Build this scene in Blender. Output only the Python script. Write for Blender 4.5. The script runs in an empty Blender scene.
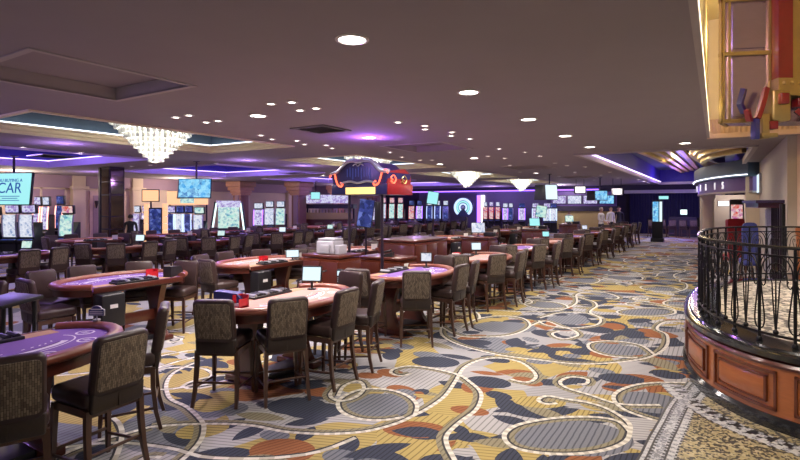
import bpy, bmesh, math, random
from mathutils import Vector, Matrix
random.seed(11)
PI = math.pi
SC = bpy.context.scene
COL = SC.collection

# ------------------------------------------------------------------ camera
FPX = 510.0
EYE = 2.0
PHI = math.atan2(316, FPX)
cam = bpy.data.cameras.new('camera')
cam.sensor_width = 36.0
cam.lens = FPX / 800 * 36
cam.shift_y = -26 / 800
cam.clip_end = 200
co = bpy.data.objects.new('camera', cam)
COL.objects.link(co)
co.location = (0, 0, EYE)
co.rotation_euler = (PI / 2, 0, PHI)
SC.camera = co

# ------------------------------------------------------------------ world, exposure
w = bpy.data.worlds.new('world'); SC.world = w
w.use_nodes = True
w.node_tree.nodes['Background'].inputs[0].default_value = (.80, .80, .86, 1)
w.node_tree.nodes['Background'].inputs[1].default_value = 0.13
SC.view_settings.view_transform = 'Standard'
SC.view_settings.look = 'None'
SC.view_settings.exposure = 0.80
SC.view_settings.gamma = 1.0
SC.view_settings.use_curve_mapping = False
K_BIG, K_SMALL, K_PURPLE, K_CHAND = 104.0, 38.0, 130.0, 120.0   # lamp powers

DV = Vector((-math.sin(PHI), math.cos(PHI)))
RV = Vector((math.cos(PHI), math.sin(PHI)))
def at(px, py, h=0.0):
    """point of height h seen at photo pixel (px, py)"""
    z = FPX * (EYE - h) / (py - 204.0)
    return onz(px, z)
def onz(px, z):
    p = DV * z + RV * ((px - 400) / FPX * z)
    return (p.x, p.y)

# ------------------------------------------------------------------ materials
MATS = {}
EK = .62   # lit things were set at exposure 0
def mat(name, col, rough=.5, metal=0.0, emit=None, es=0.0, noise=0.0, nscale=20.0, bump=0.0, coat=0.0, stretch=None, trans=0.0, alpha=1.0):
    m = bpy.data.materials.new(name); m.use_nodes = True
    nt = m.node_tree; b = nt.nodes['Principled BSDF']
    b.inputs['Base Color'].default_value = (*col, 1)
    b.inputs['Roughness'].default_value = rough
    b.inputs['Metallic'].default_value = metal
    if coat: b.inputs['Coat Weight'].default_value = coat; b.inputs['Coat Roughness'].default_value = .12
    if trans: b.inputs['Transmission Weight'].default_value = trans
    if emit:
        b.inputs['Emission Color'].default_value = (*emit, 1)
        b.inputs['Emission Strength'].default_value = es * EK
    if noise or bump:
        tc = nt.nodes.new('ShaderNodeTexCoord'); mp = nt.nodes.new('ShaderNodeMapping')
        nt.links.new(tc.outputs['Object'], mp.inputs[0])
        if stretch: mp.inputs['Scale'].default_value = stretch
        nz = nt.nodes.new('ShaderNodeTexNoise'); nz.inputs['Scale'].default_value = nscale; nz.inputs['Detail'].default_value = 4
        nt.links.new(mp.outputs[0], nz.inputs['Vector'])
        if noise:
            mx = nt.nodes.new('ShaderNodeMix'); mx.data_type = 'RGBA'
            mx.inputs[6].default_value = (*[c * (1 - noise) for c in col], 1)
            mx.inputs[7].default_value = (*[min(1, c * (1 + noise)) for c in col], 1)
            nt.links.new(nz.outputs[0], mx.inputs[0]); nt.links.new(mx.outputs[2], b.inputs['Base Color'])
        if bump:
            bp = nt.nodes.new('ShaderNodeBump'); bp.inputs['Strength'].default_value = bump; bp.inputs['Distance'].default_value = .01
            nt.links.new(nz.outputs[0], bp.inputs['Height']); nt.links.new(bp.outputs[0], b.inputs['Normal'])
    MATS[name] = m
    return m

def ramp(nt, stops, interp='LINEAR'):
    r = nt.nodes.new('ShaderNodeValToRGB'); r.color_ramp.interpolation = interp
    e = r.color_ramp.elements
    while len(e) > 1: e.remove(e[-1])
    e[0].position = stops[0][0]; e[0].color = (*stops[0][1], 1)
    for p, c in stops[1:]:
        x = e.new(p); x.color = (*c, 1)
    return r

def math_node(nt, op, a=None, b=None):
    n = nt.nodes.new('ShaderNodeMath'); n.operation = op
    for i, v in enumerate((a, b)):
        if v is None: continue
        if isinstance(v, (int, float)): n.inputs[i].default_value = v
        else: nt.links.new(v, n.inputs[i])
    return n.outputs[0]

def stripe_mat(name, col, dark, period=.05, ang=0.0, rough=.95):
    """carpet yarn colour with fine darker pinstripes"""
    m = bpy.data.materials.new(name); m.use_nodes = True
    nt = m.node_tree; b = nt.nodes['Principled BSDF']; b.inputs['Roughness'].default_value = rough
    b.inputs['Specular IOR Level'].default_value = .15
    tc = nt.nodes.new('ShaderNodeTexCoord'); mp = nt.nodes.new('ShaderNodeMapping')
    mp.inputs['Rotation'].default_value = (0, 0, ang)
    nt.links.new(tc.outputs['Object'], mp.inputs[0])
    wv = nt.nodes.new('ShaderNodeTexWave'); wv.bands_direction = 'X'
    wv.inputs['Scale'].default_value = 2 * PI / period / 20.0
    wv.inputs['Distortion'].default_value = .6; wv.inputs['Detail'].default_value = 1
    nt.links.new(mp.outputs[0], wv.inputs['Vector'])
    r = ramp(nt, [(0, dark), (.10, dark), (.24, col), (1, col)])
    nt.links.new(wv.outputs['Fac'], r.inputs[0])
    nz = nt.nodes.new('ShaderNodeTexNoise'); nz.inputs['Scale'].default_value = 160
    nt.links.new(tc.outputs['Object'], nz.inputs['Vector'])
    r2 = ramp(nt, [(.25, (.72, .72, .72)), (.75, (1.2, 1.2, 1.2))])
    nt.links.new(nz.outputs[0], r2.inputs[0])
    mx = nt.nodes.new('ShaderNodeMix'); mx.data_type = 'RGBA'; mx.blend_type = 'MULTIPLY'; mx.inputs[0].default_value = 1
    nt.links.new(r.outputs[0], mx.inputs[6]); nt.links.new(r2.outputs[0], mx.inputs[7])
    nt.links.new(mx.outputs[2], b.inputs['Base Color'])
    MATS[name] = m
    return m

GOLD, GREY, NAVY, RUST, OLIVE = (.44, .34, .13), (.42, .41, .42), (.055, .062, .092), (.30, .12, .055), (.28, .25, .17)
def sc3(c, k): return tuple(v * k for v in c)
carpets = [stripe_mat('carpet_gold', GOLD, sc3(GOLD, .55), .045, .0), stripe_mat('carpet_gold_slant', GOLD, sc3(GOLD, .5), .05, 1.15),
           stripe_mat('carpet_grey', GREY, sc3(GREY, .55), .06, 0), stripe_mat('carpet_navy', NAVY, sc3(NAVY, .6), .04, 0.0),
           stripe_mat('carpet_rust', RUST, sc3(RUST, .6), .045, .4), stripe_mat('carpet_olive', OLIVE, sc3(OLIVE, .6), .045, 0),
           stripe_mat('carpet_slate', (.20, .21, .245), (.10, .105, .13), .05, 0)]

def base_carpet():
    m = bpy.data.materials.new('carpet_patchwork'); m.use_nodes = True
    nt = m.node_tree; b = nt.nodes['Principled BSDF']; b.inputs['Roughness'].default_value = .95
    b.inputs['Specular IOR Level'].default_value = .15
    tc = nt.nodes.new('ShaderNodeTexCoord')
    nz = nt.nodes.new('ShaderNodeTexNoise'); nz.inputs['Scale'].default_value = 1.3; nz.inputs['Detail'].default_value = 0
    nt.links.new(tc.outputs['Object'], nz.inputs['Vector'])
    ad = nt.nodes.new('ShaderNodeVectorMath'); ad.operation = 'MULTIPLY_ADD'
    nt.links.new(nz.outputs['Color'], ad.inputs[0]); ad.inputs[1].default_value = (.55, .55, 0); nt.links.new(tc.outputs['Object'], ad.inputs[2])
    vo = nt.nodes.new('ShaderNodeTexVoronoi'); vo.inputs['Scale'].default_value = 1.35; vo.voronoi_dimensions = '2D'
    nt.links.new(ad.outputs[0], vo.inputs['Vector'])
    sp = nt.nodes.new('ShaderNodeSeparateColor'); nt.links.new(vo.outputs['Color'], sp.inputs[0])
    rc = ramp(nt, [(0, GREY), (.44, GOLD), (.72, (.36, .355, .37)), (.88, (.20, .21, .245)), (.94, RUST)], 'CONSTANT')
    nt.links.new(sp.outputs[0], rc.inputs[0])
    # stripes, direction chosen per patch
    s1 = nt.nodes.new('ShaderNodeTexWave'); s1.inputs['Scale'].default_value = 2 * PI / .055 / 20; s1.inputs['Distortion'].default_value = .5
    s1.bands_direction = 'X'; nt.links.new(tc.outputs['Object'], s1.inputs['Vector'])
    s2 = nt.nodes.new('ShaderNodeTexWave'); s2.inputs['Scale'].default_value = 2 * PI / .05 / 20; s2.inputs['Distortion'].default_value = .5
    mp = nt.nodes.new('ShaderNodeMapping'); mp.inputs['Rotation'].default_value = (0, 0, 1.2)
    nt.links.new(tc.outputs['Object'], mp.inputs[0]); nt.links.new(mp.outputs[0], s2.inputs['Vector'])
    pick = math_node(nt, 'GREATER_THAN', sp.outputs[1], .62)
    ms = nt.nodes.new('ShaderNodeMix'); nt.links.new(pick, ms.inputs[0]); nt.links.new(s1.outputs['Fac'], ms.inputs[2]); nt.links.new(s2.outputs['Fac'], ms.inputs[3])
    rs = ramp(nt, [(0, (.52, .52, .52)), (.06, (.58, .58, .58)), (.20, (1, 1, 1))])
    nt.links.new(ms.outputs[0], rs.inputs[0])
    mx = nt.nodes.new('ShaderNodeMix'); mx.data_type = 'RGBA'; mx.blend_type = 'MULTIPLY'; mx.inputs[0].default_value = 1
    nt.links.new(rc.outputs[0], mx.inputs[6]); nt.links.new(rs.outputs[0], mx.inputs[7])
    nt.links.new(mx.outputs[2], b.inputs['Base Color'])
    return m

def woven():
    m = bpy.data.materials.new('woven_upholstery'); m.use_nodes = True
    nt = m.node_tree; b = nt.nodes['Principled BSDF']; b.inputs['Roughness'].default_value = .8
    tc = nt.nodes.new('ShaderNodeTexCoord'); sp = nt.nodes.new('ShaderNodeSeparateXYZ'); cb = nt.nodes.new('ShaderNodeCombineXYZ')
    nt.links.new(tc.outputs['Object'], sp.inputs[0]); nt.links.new(sp.outputs[2], cb.inputs[0]); nt.links.new(sp.outputs[0], cb.inputs[1])
    br = nt.nodes.new('ShaderNodeTexBrick'); br.inputs['Scale'].default_value = 1.0
    br.inputs['Brick Width'].default_value = .036; br.inputs['Row Height'].default_value = .014; br.inputs['Mortar Size'].default_value = .0014
    br.inputs['Color1'].default_value = (.27, .215, .160, 1); br.inputs['Color2'].default_value = (.070, .052, .040, 1); br.inputs['Mortar'].default_value = (.05, .038, .03, 1)
    br.inputs['Bias'].default_value = -.2
    nt.links.new(cb.outputs[0], br.inputs['Vector'])
    nt.links.new(br.outputs['Color'], b.inputs['Base Color'])
    bp = nt.nodes.new('ShaderNodeBump'); bp.inputs['Strength'].default_value = .4; bp.inputs['Distance'].default_value = .004; bp.invert = True
    nt.links.new(br.outputs['Fac'], bp.inputs['Height']); nt.links.new(bp.outputs[0], b.inputs['Normal'])
    MATS['woven_upholstery'] = m
    return m

def mosaic(name, a, b_, c, scale=28):
    m = bpy.data.materials.new(name); m.use_nodes = True
    nt = m.node_tree; b = nt.nodes['Principled BSDF']; b.inputs['Roughness'].default_value = .45
    tc = nt.nodes.new('ShaderNodeTexCoord')
    vo = nt.nodes.new('ShaderNodeTexVoronoi'); vo.inputs['Scale'].default_value = scale
    nt.links.new(tc.outputs['Object'], vo.inputs['Vector'])
    sp = nt.nodes.new('ShaderNodeSeparateColor'); nt.links.new(vo.outputs['Color'], sp.inputs[0])
    nz = nt.nodes.new('ShaderNodeTexNoise'); nz.inputs['Scale'].default_value = 2.6; nz.inputs['Detail'].default_value = 2
    nt.links.new(tc.outputs['Object'], nz.inputs['Vector'])
    k = math_node(nt, 'ADD', sp.outputs[0], math_node(nt, 'MULTIPLY', math_node(nt, 'SUBTRACT', nz.outputs[0], .5), 1.1))
    r = ramp(nt, [(0, a), (.45, b_), (.80, c)], 'CONSTANT')
    nt.links.new(k, r.inputs[0]); nt.links.new(r.outputs[0], b.inputs['Base Color'])
    MATS[name] = m
    return m

def screen_mat(name, cols, scale, es):
    """a lit game screen: busy coloured shapes"""
    m = bpy.data.materials.new(name); m.use_nodes = True
    nt = m.node_tree; b = nt.nodes['Principled BSDF']; b.inputs['Base Color'].default_value = (.01, .01, .015, 1); b.inputs['Roughness'].default_value = .2
    tc = nt.nodes.new('ShaderNodeTexCoord')
    vo = nt.nodes.new('ShaderNodeTexVoronoi'); vo.inputs['Scale'].default_value = scale
    nz = nt.nodes.new('ShaderNodeTexNoise'); nz.inputs['Scale'].default_value = scale * .6
    nt.links.new(tc.outputs['Object'], vo.inputs['Vector']); nt.links.new(tc.outputs['Object'], nz.inputs['Vector'])
    sp = nt.nodes.new('ShaderNodeSeparateColor'); nt.links.new(vo.outputs['Color'], sp.inputs[0])
    nz.inputs['Detail'].default_value = 6; nz.inputs['Roughness'].default_value = .75
    k = math_node(nt, 'ADD', math_node(nt, 'MULTIPLY', sp.outputs[0], .35), math_node(nt, 'MULTIPLY', nz.outputs[0], .65))
    n = len(cols)
    r = ramp(nt, [(.1 + .8 * i / n, c) for i, c in enumerate(cols)])
    nt.links.new(k, r.inputs[0]); nt.links.new(r.outputs[0], b.inputs['Emission Color'])
    b.inputs['Emission Strength'].default_value = es * EK
    MATS[name] = m
    return m

M = MATS
base_carpet_m = base_carpet(); woven()
mat('scroll_cream', (.68, .65, .58), .9, noise=.12, nscale=60)
mat('scroll_tan', (.48, .45, .38), .9, noise=.12, nscale=60)
mat('scroll_dark', (.035, .034, .04), .95, noise=.2, nscale=60)
mosaic('mosaic_sand', (.06, .055, .05), (.34, .29, .16), (.44, .38, .24), 46)
mosaic('mosaic_pale', (.05, .04, .035), (.56, .50, .42), (.62, .57, .50), 22)
mosaic('mosaic_grey', (.20, .21, .24), (.40, .42, .46), (.52, .53, .56), 60)
mat('mosaic_white', (.50, .51, .52), .5, noise=.1, nscale=50)
mat('mosaic_black', (.02, .02, .024), .4, noise=.3, nscale=50)
mat('ceiling_paint', (.335, .285, .305), .9, noise=.05, nscale=2)
mat('ceiling_trim', (.48, .42, .42), .8, noise=.04, nscale=4)
mat('cornice_cream', (.84, .73, .50), .7, noise=.01, nscale=.5)
mat('coffer_teal', (.10, .145, .20), .7, noise=.1, nscale=5)
mat('lilac_lit_edge', (.62, .52, .78), .7, noise=.04, nscale=4)
mat('coffer_blue', (.045, .035, .25), .7, noise=.1, nscale=5)
mat('tray_slate', (.06, .085, .12), .6, noise=.1, nscale=4)
mat('gold_rib', (.62, .44, .16), .4, .3, noise=.12, nscale=6)
mat('dark_rib', (.05, .035, .025), .5, noise=.1, nscale=6)
mat('cove_lamp_white', (.9, .9, .9), .5, emit=(.80, .88, 1.0), es=2.6)
mat('cove_lamp_violet', (.9, .9, .9), .5, emit=(.66, .48, 1.0), es=2.4)
mat('cove_lamp_warm', (.9, .9, .9), .5, emit=(1.0, .84, .50), es=5.0)
mat('lamp_lens', (1, 1, 1), .5, emit=(1.0, .93, .85), es=14.0)
mat('lamp_lens_violet', (1, 1, 1), .5, emit=(.85, .70, 1.0), es=22.0)
mat('lamp_ring', (.75, .70, .66), .4, .2, noise=.03, nscale=10)
mat('vent_metal', (.20, .18, .18), .5, .4, noise=.1, nscale=10)
mat('black_void', (.008, .008, .010), .8, noise=.1, nscale=10)
mat('crystal', (.85, .85, .78), .15, emit=(.93, .96, .84), es=.30, noise=.1, nscale=30)
mat('crystal_dim', (.7, .7, .64), .15, emit=(.9, .95, .82), es=.10, noise=.1, nscale=30)
mat('chrome', (.7, .7, .7), .2, 1.0, noise=.03, nscale=8)
mat('leather_brown', (.046, .026, .024), .38, noise=.2, nscale=30, bump=.12)
mat('leather_trim', (.030, .019, .016), .42, noise=.2, nscale=40, bump=.1)
mat('chair_wood', (.075, .034, .022), .38, noise=.25, nscale=14, stretch=(6, 6, 1), coat=.3)
mat('rail_leather', (.225, .062, .036), .36, noise=.12, nscale=20, bump=.06, coat=.25)
mat('mahogany', (.085, .016, .008), .36, noise=.28, nscale=10, stretch=(8, 8, 1.0), coat=.4)
mat('cherry_wood', (.38, .115, .035), .28, noise=.22, nscale=8, stretch=(1.2, 1.2, 7), coat=.5)
mat('cherry_dark', (.12, .026, .010), .28, noise=.22, nscale=8, stretch=(1.2, 1.2, 7), coat=.5)
mat('felt_purple', (.20, .10, .36), .95, noise=.12, nscale=80)
mat('felt_red', (.55, .30, .25), .95, noise=.12, nscale=80)
mat('felt_tan', (.44, .26, .15), .95, noise=.1, nscale=80)
mat('felt_print', (.72, .66, .74), .9, noise=.1, nscale=40)
mat('felt_print_dark', (.10, .04, .16), .9, noise=.1, nscale=40)
mat('plastic_black', (.014, .014, .017), .4, noise=.2, nscale=30)
mat('plastic_grey', (.38, .38, .42), .5, noise=.06, nscale=20)
mat('plastic_white', (.42, .41, .46), .45, noise=.05, nscale=20)
mat('plastic_red', (.55, .02, .03), .25, noise=.1, nscale=20)
mat('plastic_blue', (.03, .035, .16), .35, noise=.1, nscale=20)
mat('paper', (.75, .73, .70), .8, noise=.05, nscale=20)
mat('pole_dark', (.045, .03, .05), .35, .6, noise=.1, nscale=20)
mat('granite_black', (.012, .013, .015), .12, noise=.8, nscale=60, coat=.6)
mat('iron', (.022, .021, .024), .32, .7, noise=.2, nscale=20)
mat('iron_rail', (.04, .04, .05), .22, .8, noise=.15, nscale=20)
mat('wall_cream', (.64, .52, .38), .7, noise=.06, nscale=3)
mat('wall_mauve', (.36, .25, .30), .75, noise=.06, nscale=3)
mat('wall_taupe', (.44, .38, .33), .75, noise=.06, nscale=3)
mat('wall_dark', (.035, .03, .045), .7, noise=.1, nscale=3)
mat('wall_olive', (.50, .40, .13), .7, noise=.08, nscale=3)
mat('pink_stone', (.62, .44, .37), .55, noise=.08, nscale=6)
mat('pillar_wood', (.26, .12, .085), .4, noise=.2, nscale=5, stretch=(6, 6, 1))
mat('capital_wood', (.55, .30, .20), .45, noise=.15, nscale=6)
mat('bronze_mirror', (.20, .16, .13), .08, .95, noise=.06, nscale=3)
mat('curtain_pale', (.52, .50, .34), .85, noise=.08, nscale=8)
mat('curtain_navy', (.02, .018, .07), .7, noise=.2, nscale=4)
mat('beam_pale', (.52, .52, .50), .6, noise=.04, nscale=6)
mat('neon_red', (.4, .03, .02), .3, emit=(1.0, .13, .06), es=2.6)
mat('neon_pink', (.6, .2, .2), .3, emit=(1.0, .42, .32), es=2.4)
mat('neon_blue', (.02, .02, .1), .3, emit=(.10, .16, .7), es=.35)
mat('neon_violet', (.1, .02, .3), .3, emit=(.30, .12, 1.0), es=3.0)
mat('neon_ice', (.5, .6, .8), .3, emit=(.55, .72, 1.0), es=1.1)
mat('wall_violet_grey', (.13, .11, .19), .7, noise=.1, nscale=4)
mat('sign_navy', (.016, .015, .10), .3, noise=.3, nscale=6, coat=.4)
mat('sign_silver', (.55, .58, .72), .3, .6, noise=.1, nscale=14)
mat('sign_crimson', (.20, .010, .014), .3, noise=.2, nscale=12, coat=.3)
mat('sign_yellow', (.9, .7, .2), .4, emit=(1.0, .78, .24), es=1.0)
mat('screen_cyan', (.02, .02, .02), .2, emit=(.36, .84, .86), es=1.0)
mat('screen_text', (.02, .05, .2), .4, emit=(.02, .10, .42), es=.7)
mat('screen_white', (.02, .02, .02), .2, emit=(.70, .88, .98), es=1.1)
mat('lit_orange', (.6, .3, .1), .4, emit=(1.0, .55, .30), es=1.0)
mat('lit_white', (.9, .9, .9), .4, emit=(1.0, .95, .9), es=1.6)
mat('lit_green_white', (.8, .9, .8), .4, emit=(.72, 1.0, .86), es=1.3)
mat('letter_white', (.85, .83, .85), .4, emit=(.95, .9, 1.0), es=.7)
mat('fascia_purple', (.15, .09, .26), .5, noise=.1, nscale=5)
mat('red_lacquer', (.20, .012, .015), .25, noise=.15, nscale=10, coat=.5)
mat('brass', (.50, .38, .15), .34, .8, noise=.12, nscale=12)
mat('pewter', (.34, .28, .43), .24, .85, noise=.12, nscale=6, stretch=(1, 1, 9))
mat('cobalt_lacquer', (.03, .03, .16), .25, noise=.15, nscale=10, coat=.5)
mat('red_upholstery', (.24, .012, .016), .5, noise=.2, nscale=20)
mat('blue_upholstery', (.045, .055, .24), .6, noise=.2, nscale=20)
mat('skin', (.55, .33, .24), .5, noise=.05, nscale=20)
mat('hair_dark', (.025, .017, .012), .6, noise=.3, nscale=60)
mat('hair_grey', (.45, .42, .40), .6, noise=.2, nscale=60)
mat('cloth_white', (.72, .70, .72), .85, noise=.06, nscale=20)
mat('cloth_black', (.015, .014, .022), .85, noise=.2, nscale=20)
mat('cloth_charcoal', (.04, .04, .05), .85, noise=.2, nscale=20)
mat('glass_bottle', (.30, .24, .12), .1, noise=.3, nscale=30)
screen_mat('screen_blue', [(.02, .05, .30), (.05, .35, .75), (.35, .75, .95), (.02, .15, .45)], 9, 1.0)
screen_mat('game_violet', [(.12, .10, .35), (.55, .45, .85), (.75, .80, .95), (.25, .12, .5), (.8, .85, 1)], 14, .9)
screen_mat('game_ice', [(.14, .16, .40), (.55, .62, .82), (.9, .92, 1), (.25, .35, .60)], 14, .85)
screen_mat('game_red', [(.3, .02, .05), (.75, .08, .06), (.9, .75, .7), (.5, .05, .3)], 12, .8)
screen_mat('game_teal', [(.05, .25, .28), (.35, .75, .68), (.75, .9, .8), (.1, .35, .5)], 12, .9)
screen_mat('game_dark', [(.01, .01, .06), (.04, .06, .30), (.01, .02, .1), (.15, .2, .6)], 8, .9)

# ------------------------------------------------------------------ mesh helpers
class MB:
    """collects shapes into one mesh"""
    def __init__(s): s.v = []; s.f = []; s.m = []
    def add(s, vs, fs, mi=0):
        o = len(s.v); s.v += [tuple(v) for v in vs]
        s.f += [tuple(i + o for i in f) for f in fs]; s.m += [mi] * len(fs)
    def box(s, c, d, mi=0, R=None, b=0.0):
        x, y, z = d[0] / 2, d[1] / 2, d[2] / 2
        if b <= 0:
            vs = [(sx * x, sy * y, sz * z) for sz in (-1, 1) for sy in (-1, 1) for sx in (-1, 1)]
            fs = [(0, 2, 3, 1), (4, 5, 7, 6), (0, 1, 5, 4), (2, 6, 7, 3), (0, 4, 6, 2), (1, 3, 7, 5)]
        else:
            b = min(b, x * .9, y * .9, z * .9)
            bm = bmesh.new(); bmesh.ops.create_cube(bm, size=1.0)
            for v in bm.verts: v.co = Vector((v.co.x * d[0], v.co.y * d[1], v.co.z * d[2]))
            bmesh.ops.bevel(bm, geom=bm.edges[:], offset=b, segments=2 if b < .02 else 3, profile=.5, affect='EDGES')
            bm.verts.index_update()
            vs = [v.co.copy() for v in bm.verts]; fs = [[v.index for v in f.verts] for f in bm.faces]; bm.free()
        c = Vector(c)
        vs = [(R @ Vector(v) if R else Vector(v)) + c for v in vs]
        s.add(vs, fs, mi)
    def prism(s, pts, z0, z1, mi=0, M4=None):
        n = len(pts)
        vs = [Vector((p[0], p[1], z0)) for p in pts] + [Vector((p[0], p[1], z1)) for p in pts]
        if M4: vs = [M4 @ v for v in vs]
        fs = [tuple(range(n - 1, -1, -1)), tuple(range(n, 2 * n))] + [(i, (i + 1) % n, n + (i + 1) % n, n + i) for i in range(n)]
        s.add(vs, fs, mi)
    def poly(s, pts, mi=0): s.add(pts, [tuple(range(len(pts)))], mi)
    def tube(s, pts, r, n=8, mi=0, cap=True, sq=None):
        pts = [Vector(p) for p in pts]
        rs = r if isinstance(r, (list, tuple)) else [r] * len(pts)
        vs, fs = [], []
        up = None
        for i, p in enumerate(pts):
            t = (pts[min(i + 1, len(pts) - 1)] - pts[max(i - 1, 0)]).normalized()
            if up is None:
                up = Vector((0, 0, 1)) if abs(t.z) < .9 else Vector((0, 1, 0))
            a = up - t * up.dot(t)
            if a.length < 1e-6: a = t.orthogonal()
            a.normalize(); up = a; b = t.cross(a)
            for k in range(n):
                th = 2 * PI * (k + .5) / n
                kx, ky = math.cos(th), math.sin(th)
                if sq: kx, ky = kx * sq[0], ky * sq[1]
                vs.append(p + (a * kx + b * ky) * rs[i])
        for i in range(len(pts) - 1):
            for k in range(n):
                fs.append((i * n + k, i * n + (k + 1) % n, (i + 1) * n + (k + 1) % n, (i + 1) * n + k))
        if cap:
            fs.append(tuple(range(n - 1, -1, -1))); fs.append(tuple(range((len(pts) - 1) * n, len(pts) * n)))
        s.add(vs, fs, mi)
    def lathe(s, prof, n=20, mi=0, c=(0, 0, 0), cap=True):
        vs, fs = [], []
        for r, z in prof:
            for k in range(n):
                a = 2 * PI * k / n
                vs.append((c[0] + r * math.cos(a), c[1] + r * math.sin(a), c[2] + z))
        m = len(prof)
        for i in range(m - 1):
            for k in range(n):
                fs.append((i * n + k, i * n + (k + 1) % n, (i + 1) * n + (k + 1) % n, (i + 1) * n + k))
        if cap:
            fs.append(tuple(range(n - 1, -1, -1))); fs.append(tuple(range((m - 1) * n, m * n)))
        s.add(vs, fs, mi)
    def sweep(s, path, prof, mi=0, closed=False, cap=True):
        """path: xy points; prof: (offset to the path's left, z) points of a closed section"""
        n = len(path); m = len(prof); nr = normals(path, closed)
        vs = []
        for p, q in zip(path, nr):
            for o, z in prof: vs.append((p[0] + q[0] * o, p[1] + q[1] * o, z))
        fs = []
        for i in range(n if closed else n - 1):
            j = (i + 1) % n
            for k in range(m):
                k2 = (k + 1) % m
                fs.append((i * m + k, j * m + k, j * m + k2, i * m + k2))
        if cap and not closed:
            fs.append(tuple(range(m))); fs.append(tuple(range(n * m - 1, (n - 1) * m - 1, -1)))
        s.add(vs, fs, mi)
    def mesh(s, name, mats, smooth=35, fix=True):
        me = bpy.data.meshes.new(name)
        me.from_pydata(s.v, [], s.f)
        for m in mats: me.materials.append(M[m] if isinstance(m, str) else m)
        me.polygons.foreach_set('material_index', s.m)
        if fix:
            bm = bmesh.new(); bm.from_mesh(me); bmesh.ops.recalc_face_normals(bm, faces=bm.faces[:]); bm.to_mesh(me); bm.free()
        if smooth:
            me.polygons.foreach_set('use_smooth', [True] * len(me.polygons))
            me.set_sharp_from_angle(angle=math.radians(smooth))
        me.update()
        return me
    def build(s, name, mats, parent=None, smooth=35, loc=None, rz=0.0, fix=True):
        if isinstance(mats, str) or not isinstance(mats, (list, tuple)): mats = [mats]
        o = bpy.data.objects.new(name, s.mesh(name, mats, smooth, fix)); COL.objects.link(o)
        if parent: o.parent = parent
        if loc: o.location = loc
        if rz: o.rotation_euler[2] = rz
        return o

def normals(path, closed=False):
    n = len(path); out = []
    for i in range(n):
        if closed: a, b = path[(i - 1) % n], path[(i + 1) % n]; p = path[i]
        else: a, b, p = path[max(i - 1, 0)], path[min(i + 1, n - 1)], path[i]
        d1 = Vector((p[0] - a[0], p[1] - a[1])); d2 = Vector((b[0] - p[0], b[1] - p[1]))
        if d1.length < 1e-9: d1 = d2
        if d2.length < 1e-9: d2 = d1
        d1.normalize(); d2.normalize()
        n1 = Vector((-d1.y, d1.x)); n2 = Vector((-d2.y, d2.x)); q = n1 + n2
        if q.length < 1e-6: q = n1
        q.normalize(); c = max(.4, q.dot(n1)); q = q / c
        out.append((q.x, q.y))
    return out

def smooth_path(pts, n=8, closed=False):
    """Catmull-Rom through the points (any dimension)"""
    P = [Vector(p) for p in pts]; out = []
    N = len(P)
    for i in range(N if closed else N - 1):
        if closed: a, b, c, d = P[(i - 1) % N], P[i], P[(i + 1) % N], P[(i + 2) % N]
        else: a, b, c, d = P[max(i - 1, 0)], P[i], P[i + 1], P[min(i + 2, N - 1)]
        for k in range(n):
            t = k / n
            out.append(tuple(.5 * (2 * b + (c - a) * t + (2 * a - 5 * b + 4 * c - d) * t * t + (3 * b - a - 3 * c + d) * t ** 3)))
    if not closed: out.append(tuple(P[-1]))
    return out

def resample(path, step):
    out = [Vector(path[0])]; acc = 0.0
    for a, b in zip(path[:-1], path[1:]):
        a, b = Vector(a), Vector(b); L = (b - a).length; t = step - acc
        while t <= L:
            out.append(a + (b - a) * (t / L)); t += step
        acc = (acc + L) % step
    return out

def thing(name, label, cat, loc=(0, 0, 0), rz=0.0, group=None):
    o = bpy.data.objects.new(name, None); COL.objects.link(o); o.empty_display_size = .1
    o.location = loc; o.rotation_euler[2] = rz
    return tag(o, label, cat, group)
def tag(o, label=None, cat=None, group=None, kind=None):
    if label: o['label'] = label
    if cat: o['category'] = cat
    if group: o['group'] = group
    if kind: o['kind'] = kind
    return o
KIDS = {}
def kids(o):
    return [c for c in o.children]
def dup(o, loc=None, rz=None, label=None, group=None, parent=None):
    c = o.copy(); COL.objects.link(c)
    if parent: c.parent = parent
    if loc is not None: c.location = loc
    if rz is not None: c.rotation_euler[2] = rz
    if label: c['label'] = label
    if group: c['group'] = group
    for k in KIDS.get(o.name) or KIDS.setdefault(o.name, kids(o)):
        dup(k, parent=c)
    return c
def struct(name, mb, mats, parent=None, smooth=35, fix=True):
    o = mb.build(name, mats, parent, smooth, fix=fix)
    if not parent: o['kind'] = 'structure'
    return o
def text(name, body, size, mat_, parent, loc, rot, align='CENTER', depth=.004):
    c = bpy.data.curves.new(name, 'FONT'); c.body = body; c.size = size; c.align_x = align; c.align_y = 'CENTER'; c.extrude = depth
    t_ = bpy.data.objects.new(name, c); COL.objects.link(t_)
    me = bpy.data.meshes.new_from_object(t_.evaluated_get(bpy.context.evaluated_depsgraph_get()))
    bpy.data.objects.remove(t_); me.materials.clear(); me.materials.append(M[mat_])
    o = bpy.data.objects.new(name, me); COL.objects.link(o); o.parent = parent; o.location = loc; o.rotation_euler = rot
    return o
ORD = ['first', 'second', 'third', 'fourth', 'fifth', 'sixth', 'seventh', 'eighth', 'ninth', 'tenth', 'eleventh', 'twelfth', 'thirteenth', 'fourteenth', 'fifteenth', 'sixteenth', 'seventeenth', 'eighteenth', 'nineteenth', 'twentieth']
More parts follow.
